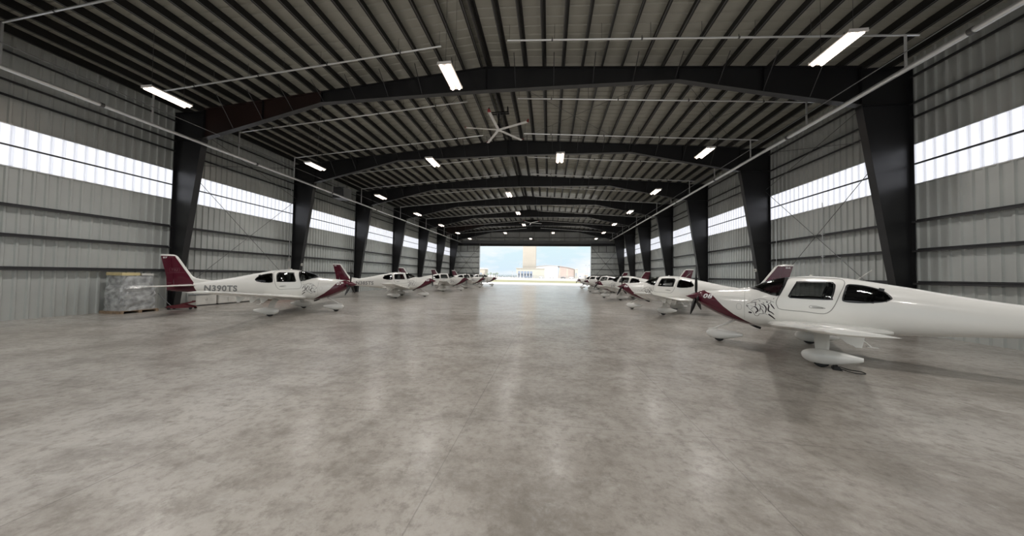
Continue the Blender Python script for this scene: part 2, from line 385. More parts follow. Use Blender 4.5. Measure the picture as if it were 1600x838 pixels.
# ---- purlins
def zsec(d=.22, f=.095, t=.006): return [(-f, 0), (t/2, 0), (t/2, d-t), (f, d-t), (f, d), (-t/2, d), (-t/2, t), (-f, t)]
for sgn in (-1, 1):
    for k in range(20):
        q = (.11 if sgn > 0 else .27)+.88*k; x = XC+sgn*q
        mb = MB(); mb.prism([(sgn*a, b) for a, b in zsec(DECK-.012)], 1, YB+.05, YE-.05, 'purlin')
        mb.prism([(sgn*-.087, -.002), (sgn*-.06, -.002), (sgn*-.06, .001), (sgn*-.087, .001)], 1, YB+.05, YE-.05, 'rod')  # paler strip along the flange edge, an edge highlight put in as colour
        o = mb.build('roof_purlin', loc=(x, 0, rtop(x)+.003))
        tag(o, 'long black roof purlin, %s down from the ridge on the %s slope' % (ORD[k], 'left' if sgn < 0 else 'right'), 'purlin', 'roof purlins running the length of the hangar')
# ---- wall girts, one per bay and level
GZ = [(2.0, 'low'), (3.27, 'second up'), (4.42, 'below the windows'), (6.70, 'across the windows'), (8.55, 'above the windows'), (9.12, 'second from top'), (10.2, 'topmost')]
for side, x, inw in (('left', WL, 1), ('right', WR, -1)):
    for k in range(1, len(FR)-1):
        a, b = FR[k]+.15, FR[k+1]-.15
        if b < 5: continue
        for z, w in GZ:
            mb = MB(); thin = (z == 6.70)
            if thin: mb.box(x+inw*.07 if inw > 0 else x-.13, a, z-.03, x+.13 if inw > 0 else x-.07, b, z+.03, 'girt')
            else:
                x0 = x+inw*.058; x1 = x+inw*.24
                mb.box(min(x0, x1), a, z, max(x0, x1), b, z+.012, 'girt'); mb.box(min(x1, x1-inw*.008), a, z-.07, max(x1, x1-inw*.008), b, z+.012, 'girt')
                mb.box(min(x0, x0+inw*.008), a, z, max(x0, x0+inw*.008), b, z+.08, 'girt')
            o = mb.build('wall_girt')
            tag(o, 'dark girt on the %s wall, %s, %s bay from the camera' % (side, w, ORD[k-1]), 'girt', 'wall girts between the columns')
# ---- far wall girts, posts and braces
for side, a, b in (('left', WL+.5, DL-.1), ('right', DR+.1, WR-.5)):
    for i, z in enumerate((6.9, 5.75, 4.6, 3.46, 2.31, 1.1)):
        mb = MB(); mb.box(a, YE-.16, z, b, YE-.058, z+.07, 'girt'); o = mb.build('wall_girt')
        tag(o, 'dark girt on the far wall %s of the doorway, %s from the top' % (side, ORD[i]), 'girt', 'far wall girts')
    for i in range(1, 4):
        q = a+(b-a)*i/3.8; mb = MB(); mb.box(q-.04, YE-.2, 6.97, q+.04, YE-.165, 8.15, 'girt'); o = mb.build('wall_post')
        tag(o, 'short dark post under the header %s of the doorway, %s from the left' % (side, ORD[i-1]), 'post', 'short posts on the far wall')
    for i in range(2):
        p0, p1 = ((a, 8.0), (b, 1.2)) if i == 0 else ((b, 8.0), (a, 1.2))
        mb = MB(); mb.tube([(p0[0], YE-.26-.05*i, p0[1]), (p1[0], YE-.26-.05*i, p1[1])], .03, 'rod', 6); o = mb.build('brace_rod')
        tag(o, 'thin diagonal brace on the far wall %s of the doorway, %s' % (side, 'falling to the right' if i == 0 else 'falling to the left'), 'brace', 'cross braces on the far wall')
for i in range(11):
    x = XC+(i-5)*3.03; mb = MB(); mb.box(x-.06, YE-.62, DZ+.45, x+.06, YE-.5, rtop(x)-.15, 'grey'); mb.box(x-.02, YE-.5, DZ+.45, x+.02, YE-.1, rtop(x)-.2, 'unit')
    o = mb.build('wall_post'); tag(o, 'grey wind post above the far doorway, %s from the left' % ORD[i], 'post', 'wind posts above the far doorway')
mb = MB(); mb.box(WL+.4, YE-.3, 9.75, WR-.4, YE-.1, 9.83, 'steel'); o = mb.build('wall_girt'); tag(o, 'long black girt crossing the wall above the far doorway', 'girt')
# ---- diagonal brace rods in the second bay of each side wall and in the roof
def rod(p0, p1, lab, grp, r=.014, m='rod', name='brace_rod', cat='brace'):
    mb = MB(); mb.tube([p0, p1], r, m, 6); o = mb.build(name); return tag(o, lab, cat, grp)
for side, x in (('left', WL+.42), ('right', WR-.42)):
    for k in (3, 7):
        w = 'nearer braced bay' if k == 3 else 'farther braced bay'
        ya, yb = FR[k]+.25, FR[k+1]-.25
        for (z0, z1, h_) in ((1.0, 7.75, 'lower'), (7.9, 10.3, 'upper')):
            rod((x, ya, z1), (x, yb, z0), 'thin %s diagonal rod on the %s wall, %s, falling away from the camera' % (h_, side, w), 'cross bracing rods')
            rod((x+(.05 if side == 'left' else -.05), ya, z0), (x+(.05 if side == 'left' else -.05), yb, z1), 'thin %s diagonal rod on the %s wall, %s, rising away from the camera' % (h_, side, w), 'cross bracing rods')
for i, (qa, qb) in enumerate(((-15.4, -8.8), (-8.4, -.4), (.4, 8.4), (8.8, 15.4))):
    for j in range(2):
        xa, xb = (XC+qa, XC+qb) if j == 0 else (XC+qb, XC+qa)
        rod((xa, FR[3]+.2, rtop(xa)-.12-.03*j), (xb, FR[4]-.2, rtop(xb)-.12-.03*j), 'thin roof brace rod in the second bay, %s crossing from the left, running %s' % (ORD[i], 'rightwards' if j == 0 else 'leftwards'), 'roof bracing rods', .01)
# ---- pipes
def pipe(pts, r, lab, grp, m='galv', name='sprinkler_pipe', bands=None):
    mb = MB(); mb.tube(pts, r, m, 12)
    if bands:
        a, b = Vector(pts[0]), Vector(pts[-1]); L_ = (b-a).length; n = int(L_/bands)
        for i in range(1, n+1):
            c = a+(b-a).normalized()*(i*bands); d = (b-a).normalized()*.05; mb.tube([c-d, c+d], r*1.28, 'rod', 12)
    return tag(mb.build(name, smooth=True), lab, 'pipe', grp)
pipe([(XC-15.2, YB+.1, 8.76), (XC-15.2, YE-1.2, 8.76)], .075, 'large galvanised main pipe running along the left eave', 'main pipes', bands=6.4)
pipe([(XC+14.8, YB+.1, 9.12), (XC+14.8, YE-1.2, 9.12)], .085, 'large galvanised main pipe running along the right eave', 'main pipes', bands=6.4)
pipe([(XC+14.3, YB+.1, 9.38), (XC+14.3, YE-1.4, 9.38)], .018, 'thin grey conduit just above the right main pipe', 'thin conduits', 'unit', 'conduit')
pipe([(XC-14.6, YB+.1, 9.32), (XC-14.6, YE-1.4, 9.32)], .016, 'thin grey conduit just above the left main pipe', 'thin conduits', 'unit', 'conduit')
for k in range(-1, 13):
    y = 11.13+3.787*k
    for sgn in (-1, 1):
        xa = XC+sgn*1.35; xb = XC+sgn*15.2; xm = XC-15.2 if sgn < 0 else XC+14.8; zm = 8.76 if sgn < 0 else 9.12
        f = lambda x: rtop(x)-.6
        mb = MB(); mb.tube([(xa, y, f(xa)), (xb, y, f(xb))], .033, 'galv', 8); mb.tube([(xm, y, f(xm)), (xm, y, zm+.06)], .035, 'galv', 8)
        for q in range(7):
            x = XC+sgn*(1.43+q*1.76); mb.tube([(x, y, f(x)), (x, y, rtop(x)+.02)], .008, 'rod', 4)
        for q in (3.1, 6.4, 9.7, 13.0):
            x = XC+sgn*q; mb.tube([(x-.03, y, f(x)), (x+.03, y, f(x))], .045, 'rod', 8); mb.tube([(x, y, f(x)), (x, y, f(x)+.12)], .014, 'rod', 6)
        o = mb.build('sprinkler_pipe', smooth=True)
        tag(o, 'galvanised branch pipe under the %s roof slope, %s' % ('left' if sgn < 0 else 'right', 'one nearest the camera' if k == -1 else '%s beyond the nearest' % ORD[k]), 'pipe', 'sprinkler branch pipes')
# ---- lamps
def make_lamp():
    root = empty('hanging_lamp')
    mb = MB()
    mb.prism([(-.24, .03), (-.2, .09), (.2, .09), (.24, .03), (.22, .02), (-.22, .02)], 1, -.64, .64, 'lamp_body')
    mb.box(-.24, -.66, -.02, .24, -.64, .08, 'lamp_body'); mb.box(-.24, .64, -.02, .24, .66, .08, 'lamp_body'); mb.box(-.012, -.64, -.015, .012, .64, .02, 'lamp_body')
    mb.box(-.08, -.3, .09, .08, .3, .14, 'lamp_body'); mb.build('housing', root)
    for s in (-1, 1):
        mb = MB(); mb.tube([(s*.125, -.63, -.02), (s*.125, .63, -.02)], .05, 'tube', 10); mb.build('lamp_tube', root, True)
        mb = MB(); mb.tube([(0, s*.5, .09), (0, s*.5, 1.0)], .006, 'rod', 5); mb.build('cable', root)
    ld = bpy.data.lights.new('lamp glow', 'AREA'); ld.shape = 'RECTANGLE'; ld.size = .09; ld.size_y = 1.24; ld.energy = LAMP_W/2; ld.color = (1, .965, .93); ld.spread = R(150)
    for s in (-1, 1): l = bpy.data.objects.new('lamp_light', ld); C.objects.link(l); l.location = (s*.125, 0, -.072); l.parent = root
    return root
proto = make_lamp(); first = True
LX = {3: (-15.4, -3.55, 8.5), 4: (-15.4, -7.3, .55, 8.5)}
rows = [(-5.42, 4), (2.16, 3), (9.8, 3), (17.3, 4), (24.85, 3), (32.4, 3), (40.0, 3), (47.6, 4), (55.1, 3)]
RW = ['behind the camera', 'above the camera', 'nearest the camera', 'second from the camera', 'third from the camera', 'fourth from the camera', 'fifth from the camera', 'sixth from the camera', 'farthest from the camera']
for i, (y, n) in enumerate(rows):
    for j, x in enumerate(LX[n]):
        o = proto if first else copy_tree(proto); first = False
        o.location = (x, y, 9.03)
        pos = {3: ['left', 'middle', 'right'], 4: ['far left', 'inner left', 'inner right', 'far right']}[n][j]
        tag(o, 'lit twin-tube hanging lamp, %s one in the cross row %s' % (pos, RW[i]), 'lamp', 'twin-tube lamps hanging from the roof')
        for c in kids(o):
            pass
    # cables reach the purlins
for o in bpy.data.objects:
    if o.name.startswith('cable') and o.parent:
        x = o.parent.location.x; h_ = rtop(x)+DECK-9.095
        o.scale = (1, 1, h_/.91); o.location = (0, 0, .09-.09*h_/.91)
# ------------------------------------------------------------------ aircraft
ST = [  # x, top, bottom, half width
 (2.80, 1.56, 1.26, .16), (2.74, 1.62, 1.19, .24), (2.62, 1.645, 1.11, .34), (2.40, 1.66, .99, .45), (2.15, 1.69, .865, .51), (1.88, 1.71, .755, .545), (1.60, 1.735, .68, .575), (1.42, 1.765, .645, .59),
 (1.25, 1.86, .63, .605), (1.10, 1.95, .625, .615), (.90, 2.03, .625, .625), (.70, 2.09, .625, .635), (.45, 2.13, .625, .64), (.10, 2.155, .63, .64), (-.25, 2.145, .64, .635), (-.60, 2.105, .655, .61), (-.95, 2.035, .68, .565), (-1.30, 1.96, .71, .51),
 (-1.65, 1.885, .745, .455), (-2.00, 1.80, .78, .40), (-2.40, 1.71, .825, .345), (-2.80, 1.63, .87, .295), (-3.20, 1.565, .91, .25), (-3.60, 1.50, .95, .205), (-4.00, 1.44, .98, .165), (-4.40, 1.40, 1.01, .125), (-4.75, 1.37, 1.04, .085), (-4.98, 1.345, 1.07, .045)]
ST.sort()
SXS = [s[0] for s in ST]
def station(x):
    x = min(max(x, SXS[0]), SXS[-1]); i = 0
    while i < len(ST)-2 and SXS[i+1] < x: i += 1
    h_ = SXS[i+1]-SXS[i]; t = (x-SXS[i])/h_; out = []
    for c in (1, 2, 3):
        p1, p2 = ST[i][c], ST[i+1][c]
        d = (p2-p1)/h_
        dl = (p1-ST[i-1][c])/(SXS[i]-SXS[i-1]) if i > 0 else d
        dr = (ST[i+2][c]-p2)/(SXS[i+2]-SXS[i+1]) if i < len(ST)-2 else d
        m1 = 0 if dl*d <= 0 else 2*dl*d/(dl+d); m2 = 0 if d*dr <= 0 else 2*d*dr/(d+dr)
        out.append((2*t**3-3*t*t+1)*p1+(t**3-2*t*t+t)*h_*m1+(-2*t**3+3*t*t)*p2+(t**3-t*t)*h_*m2)
    return out
def pexp(x):
    u = min(max((x+4)/4, 0), 1); return 2.0+.35*u
def S(x, a, off=0., side=1):
    zt, zb, w = station(x); zm = zb+(.40 if x < 1.4 else .45)*(zt-zb); p = pexp(x)
    def q(a_):
        c = max(math.cos(a_), 0)**(2/p)
        if a_ >= 0: return (w*c, zm+(zt-zm)*math.sin(a_)**(2/p))
        pl = p+.25
        return (w*max(math.cos(a_), 0)**(2/pl), zm-(zm-zb)*math.sin(-a_)**(2/pl))
    y, z = q(a)
    if off:
        e_ = .02; y0, z0 = q(max(a-e_, -math.pi/2)); y1, z1 = q(min(a+e_, math.pi/2)); ty, tz = y1-y0, z1-z0; l = math.hypot(ty, tz) or 1
        if a > math.pi/2-.01: y, z = 0, z+off
        else: y, z = y+tz/l*off, z-ty/l*off
    return (x, side*y, z)
def ang(x, z):
    zt, zb, w = station(x); zm = zb+(.40 if x < 1.4 else .45)*(zt-zb); p = pexp(x)
    if z >= zm: return math.asin(min(max((z-zm)/(zt-zm), 0), 1)**(p/2))
    return -math.asin(min(max((zm-z)/(zm-zb), 0), 1)**((p+.25)/2))
def SZ(x, z, off=0., side=1): return S(x, ang(x, z), off, side)
def smooth_loop(pts, n=6):
    out = []; N_ = len(pts)
    for i in range(N_):
        p0, p1, p2, p3 = (pts[(i+k-1) % N_] for k in range(4))
        for j in range(n):
            t = j/n; out.append(tuple(.5*((2*b)+(-a+c)*t+(2*a-5*b+4*c-d)*t*t+(-a+3*b-3*c+d)*t**3) for a, b, c, d in zip(p0, p1, p2, p3)))
    return out
def inside(p, poly):
    r = False; x, y = p; j = len(poly)-1
    for i in range(len(poly)):
        xi, yi = poly[i]; xj, yj = poly[j]
        if (yi > y) != (yj > y) and x < (xj-xi)*(y-yi)/(yj-yi)+xi: r = not r
        j = i
    return r
def shrink(poly, k):
    cx = sum(p[0] for p in poly)/len(poly); cy = sum(p[1] for p in poly)/len(poly); out = []
    for x, y in poly:
        d = math.hypot(x-cx, y-cy); f = max(0, (d-k)/d); out.append((cx+(x-cx)*f, cy+(y-cy)*f))
    return out
WD = smooth_loop([(.55, 1.57), (.56, 1.62), (.41, 1.95), (.33, 2.005), (-.22, 2.01), (-.315, 1.97), (-.335, 1.88), (-.27, 1.60), (-.21, 1.535), (.47, 1.54)])
WRR = smooth_loop([(-1.25, 1.66), (-1.13, 1.81), (-.88, 1.915), (-.62, 1.955), (-.53, 1.93), (-.485, 1.82), (-.43, 1.58), (-.48, 1.505), (-.75, 1.49), (-1.08, 1.53), (-1.22, 1.59)])
# windshield: front edge and rear edge from the lower side corner up to the centre line
WF = [(.80, 1.575), (.93, 1.60), (1.12, 1.675), (1.30, 1.735), (1.385, 1.755), (1.415, 1.764)]
WB_ = [(.735, 1.60), (.69, 1.70), (.62, 1.88), (.565, 2.03), (.54, 2.095), (.52, 2.122)]
def wind(u, v):
    q = v*(len(WF)-1); i = min(int(q), len(WF)-2); t = q-i
    def g(P_):
        x0, z0 = P_[i]; x1, z1 = P_[i+1]; a0 = ang(x0, z0); a1 = math.pi/2 if i+1 == len(WF)-1 else ang(x1, z1)
        return x0+(x1-x0)*t, a0+(a1-a0)*t
    xf, af = g(WF); xb, ab = g(WB_)
    return xf+(xb-xf)*u, af+(ab-af)*u
WINDPOLY = WF+[(1.43, 1.80), (1.2, 2.05), (.8, 2.2), (.52, 2.2)]+WB_[::-1]
WINDS = shrink(WINDPOLY, .035)
def body_grid(mb, off, xa, xb, dx, na, m, holes):
    n = int(round((xb-xa)/dx)); vs = []; fs = []
    for i in range(n+1):
        x = xa+(xb-xa)*i/n
        ring = [S(x, -math.pi/2+math.pi*j/na, off, 1) for j in range(na+1)]+[S(x, math.pi/2-math.pi*j/na, off, -1) for j in range(1, na)]
        vs += ring
    k = 2*na
    for i in range(n):
        for j in range(k):
            f = (i*k+j, i*k+(j+1) % k, (i+1)*k+(j+1) % k, (i+1)*k+j)
            if holes:
                cx = sum(vs[q][0] for q in f)/4; cz = sum(vs[q][2] for q in f)/4
                if cz > 1.4 and any(inside((cx, cz), h_) for h_ in holes): continue
            fs.append(f)
    mb.add(vs, fs, m); return vs, k, n
def patch(mb, loop, side, off, m, rim, mrim):      # window pane that follows the hull, with a black border
    cx = sum(p[0] for p in loop)/len(loop); cz = sum(p[1] for p in loop)/len(loop); n = len(loop); k = len(mb.v)
    rr = [0, .35, .65, 1]
    inner = shrink(loop, rim)
    rings = [[(cx+(x-cx)*r_, cz+(z-cz)*r_) for x, z in inner] for r_ in rr[1:]]+[loop]
    vs = [SZ(cx, cz, off, side)]+[SZ(x, z, off, side) for g in rings for x, z in g]
    fs = [(0, 1+i, 1+(i+1) % n) for i in range(n)]
    for j in range(2): fs += [(1+j*n+i, 1+j*n+(i+1) % n, 1+(j+1)*n+(i+1) % n, 1+(j+1)*n+i) for i in range(n)]
    mb.add(vs, fs, m)
    mb.add(vs, [(1+2*n+i, 1+2*n+(i+1) % n, 1+3*n+(i+1) % n, 1+3*n+i) for i in range(n)], mrim)
def ribbon(mb, pts, w, side, off, m, closed=False, fn=None):
    fn = fn or (lambda x, z: SZ(x, z, off, side)); n = len(pts); vs = []
    for i, p in enumerate(pts):
        a = pts[(i-1) % n] if closed or i else p; b = pts[(i+1) % n] if closed or i < n-1 else p
        dx, dz = b[0]-a[0], b[1]-a[1]; l = math.hypot(dx, dz) or 1
        ww = w/2*(1 if closed else (.45+.55*math.sin(math.pi*min(max((i+.3)/(n-.4), 0), 1))))
        vs += [fn(p[0]-dz/l*ww, p[1]+dx/l*ww), fn(p[0]+dz/l*ww, p[1]-dx/l*ww)]
    fs = [(2*i, 2*i+1, 2*((i+1) % n)+1, 2*((i+1) % n)) for i in range(n if closed else n-1)]
    mb.add(vs, fs, m)
def dense(pts, n=4):
    out = []
    for i in range(len(pts)-1):
        p0 = pts[max(i-1, 0)]; p1, p2 = pts[i], pts[i+1]; p3 = pts[min(i+2, len(pts)-1)]
        for j in range(n):
            t = j/n; out.append(tuple(.5*((2*b)+(-a+c)*t+(2*a-5*b+4*c-d)*t*t+(-a+3*b-3*c+d)*t**3) for a, b, c, d in zip(p0, p1, p2, p3)))
    out.append(pts[-1]); return out
_tc = {}
def glyphs(s, bold=.0, shear=0.):
    key = (s, bold, shear)
    if key not in _tc:
        cu = bpy.data.curves.new('lettering', 'FONT'); cu.body = s; cu.offset = bold; cu.shear = shear; cu.resolution_u = 3; cu.space_character = 1.08
        o = bpy.data.objects.new('lettering', cu); C.objects.link(o); bpy.context.view_layer.update()
        me = bpy.data.meshes.new_from_object(o.evaluated_get(bpy.context.evaluated_depsgraph_get()))
        bpy.data.objects.remove(o); bpy.data.curves.remove(cu)
        bm = bmesh.new(); bm.from_mesh(me); bmesh.ops.triangulate(bm, faces=bm.faces)
        for _ in range(3):
            es = [e_ for e_ in bm.edges if e_.calc_length() > .22]
            if es: bmesh.ops.subdivide_edges(bm, edges=es, cuts=1); bmesh.ops.triangulate(bm, faces=[f for f in bm.faces if len(f.verts) > 3])
        vs = [(v.co.x, v.co.y) for v in bm.verts]; bm.verts.index_update(); fs = [tuple(v.index for v in f.verts) for f in bm.faces]; bm.free(); bpy.data.meshes.remove(me)
        x0 = min(v[0] for v in vs); x1 = max(v[0] for v in vs); y0 = min(v[1] for v in vs); y1 = max(v[1] for v in vs)
        _tc[key] = ([((x-x0)/(x1-x0), (y-y0)/(y1-y0)) for x, y in vs], fs)
    return _tc[key]
def letters(mb, s, side, xa, xb, z0, z1, m, fn, bold=.0, shear=0., rise=0.):   # xa = local x where the reading starts
    vs, fs = glyphs(s, bold, shear); mb.add([fn(xa+(xb-xa)*u, z0+(z1-z0)*v+rise*u) for u, v in vs], fs, m)
TIGER = [([(1.476, 1.266), (1.428, 1.321), (1.365, 1.361), (1.302, 1.421), (1.247, 1.44), (1.186, 1.469), (1.125, 1.478), (1.05, 1.463), (0.99, 1.438), (0.927, 1.447)], 0.0073), ([(1.476, 1.266), (1.452, 1.237), (1.432, 1.259)], 0.0147), ([(1.452, 1.237), (1.413, 1.18), (1.365, 1.128), (1.326, 1.097), (1.295, 1.039), (1.272, 0.991), (1.226, 0.976), (1.191, 1.005), (1.18, 1.041), (1.127, 1.046), (1.059, 1.063), (1.007, 1.038), (0.955, 1.024)], 0.0073), ([(0.977, 1.061), (0.955, 1.034), (0.904, 0.99), (0.839, 0.925)], 0.0252), ([(0.991, 1.335), (0.969, 1.278), (0.984, 1.198), (0.969, 1.14), (0.91, 1.107), (0.86, 1.053)], 0.0231), ([(1.141, 1.338), (1.08, 1.308), (1.036, 1.242), (1.028, 1.174), (1.051, 1.083)], 0.021), ([(1.31, 1.234), (1.264, 1.233), (1.225, 1.176), (1.21, 1.128), (1.249, 1.084), (1.257, 1.043)], 0.0252), ([(1.202, 1.323), (1.164, 1.291), (1.149, 1.223), (1.164, 1.162), (1.172, 1.111)], 0.0136), ([(0.927, 1.447), (0.931, 1.388), (0.991, 1.335)], 0.0084), ([(1.027, 1.406), (0.99, 1.384)], 0.021), ([(0.931, 1.359), (0.91, 1.312), (0.881, 1.265), (0.848, 1.21)], 0.021), ([(0.909, 1.419), (0.858, 1.399)], 0.0073), ([(0.872, 1.48), (0.865, 1.51), (0.847, 1.511)], 0.0073), ([(1.365, 1.341), (1.302, 1.366), (1.232, 1.376)], 0.0095), ([(1.271, 1.363), (1.26, 1.304), (1.264, 1.253)], 0.0136), ([(1.141, 1.273), (1.103, 1.247), (1.088, 1.208)], 0.0073), ([(1.149, 1.203), (1.119, 1.166), (1.096, 1.118), (1.096, 1.059)], 0.0115), ([(1.194, 1.439), (1.156, 1.401)], 0.0095), ([(1.103, 1.38), (1.065, 1.339)], 0.0095), ([(1.393, 1.263), (1.334, 1.247), (1.326, 1.228)], 0.0042), ([(1.326, 1.228), (1.35, 1.175), (1.373, 1.153)], 0.0063), ([(1.425, 1.069), (1.346, 1.056)], 0.0315)]
def foil(c, t):   # closed airfoil outline, x from 0 (leading edge) to c
    up_ = []; lo = []
    for i in range(13):
        u = (1-math.cos(math.pi*i/12))/2; yt = 5*t*(.2969*math.sqrt(u)-.126*u-.3516*u*u+.2843*u**3-.1015*u**4)
        up_.append((u*c, yt*c*1.15)); lo.append((u*c, -yt*c*.85))
    return up_, lo
def wing_sec(y):
    s = (y-.45)/(5.75-.45); le = .96-.50*s; te = -.66+.34*s
    if y > 5.3: k = (y-5.3)/.45; le -= .13*k**2.4; te -= .03*k
    z = .755+.112*(y-.6); th_ = .15-.03*s
    if y > 5.3: th_ *= 1+.25*min((y-5.3)/.4, 1)
    if y > 5.71: th_ *= .82 if y < 5.75 else .5
    return le, te, z, th_
def wing_part(mb, ys, side, u0, u1, m='white', drop=0.):
    rings = []
    for y in ys:
        le, te, z, t_ = wing_sec(y); c = le-te; up_, lo = foil(1, t_); 
        def at(lst, u):
            for i in range(len(lst)-1):
                if lst[i][0] <= u <= lst[i+1][0]: k = (u-lst[i][0])/(lst[i+1][0]-lst[i][0]); return lst[i][1]+(lst[i+1][1]-lst[i][1])*k
            return lst[-1][1]
        us = [u0+(u1-u0)*(1-math.cos(math.pi*i/14))/2 for i in range(15)]
        ring = [(le-u*c, side*y, z+at(up_, u)*c) for u in us]+[(le-u*c, side*y, z+at(lo, u)*c-.001) for u in us[::-1]]
        rings.append(ring)
    mb.loft(rings, m)
def pant(mb, x0, x1, zc, y, w, hh, tail=.26):
    rings = []; n = 16
    for i in range(17):
        u = (i/16)**1.6; x = x1+(x0-x1)*u      # x1 front, x0 rear
        r = (max(0, math.sin(math.pi*min(u*1.35, 1)/1)) if u < .37 else 1-(1-tail)*((u-.37)/.63)**1.5) if u > .37 else max(0, 1-((.37-u)/.37)**2.3)**(1/2.2)
        r = max(r, .03 if u < .37 else .2); zz = zc+.02*(1-r)+.05*max(0, (u-.4))
        rings.append([(x, y+w*r**.9*math.cos(2*math.pi*k/n), zz+hh*r*math.sin(2*math.pi*k/n)*(1 if math.sin(2*math.pi*k/n) > 0 else .93)) for k in range(n)])
    mb.loft(rings, 'white')
def tire(mb, x, y, r, w):
    pr = [(-w/2, r*.55), (-w/2, r*.85), (-w*.32, r*.98), (0, r), (w*.32, r*.98), (w/2, r*.85), (w/2, r*.55)]
    rings = [[(x+q*math.cos(2*math.pi*k/20), y+a, r+q*math.sin(2*math.pi*k/20)) for k in range(20)] for a, q in pr]
    mb.loft(rings, 'black')
FLE = [(-3.05, 1.50), (-3.40, 1.585), (-3.72, 1.625), (-3.88, 1.66), (-4.03, 1.75), (-4.20, 2.00), (-4.42, 2.35), (-4.62, 2.66), (-4.70, 2.73), (-4.80, 2.765), (-4.95, 2.778)]
def fin_le(z):
    if z <= FLE[0][1]: return FLE[0][0]
    for a, b in zip(FLE, FLE[1:]):
        if a[1] <= z <= b[1]: return a[0]+(b[0]-a[0])*(z-a[1])/(b[1]-a[1])
    return FLE[-1][0]
def fin_te(z): return -5.03-(.03*(z-1.40)/.39 if z < 1.79 else .03+.245*(z-1.79)/.96)
FZ = [1.30, 1.50, 1.55, 1.585, 1.605, 1.625, 1.66, 1.70, 1.75, 1.87, 2.0, 2.2, 2.4, 2.55, 2.66, 2.70, 2.73, 2.765, 2.778]
def fin_half(z, x):   # half thickness of the fin at height z and station x
    le, te = fin_le(z), fin_te(z); c = le-te; u = min(max((le-x)/c, 0), 1); t_ = .10 if z > 1.8 else .10+.04*(1.8-z)
    cc = min(c, 1.1); return 5*t_*(.2969*math.sqrt(u)-.126*u-.3516*u*u+.2843*u**3-.1015*u**4)*cc*(1 if z < 2.7 else max(.15, 1-(z-2.7)/.09))
def fin_part(mb, zs, ua, ub, m):
    rings = []
    for z in zs:
        le, te = fin_le(z), fin_te(z); us = [0, .01, .03, .07, .12, .2, .3, .42, .55, .66, .68, .8, .9, 1]; hinge = -4.72-(z-1.3)*.12
        uh = (le-hinge)/(le-te)
        us = [u*uh for u in us] if ua == 0 else [uh+.012+(1-uh-.012)*u for u in us]
        up_ = [(le-(le-te)*u, fin_half(z, le-(le-te)*u), z) for u in us]
        rings.append(up_+[(x, -y-.0005, z_) for x, y, z_ in up_[::-1]])
    mb.loft(rings, m)
_base = None
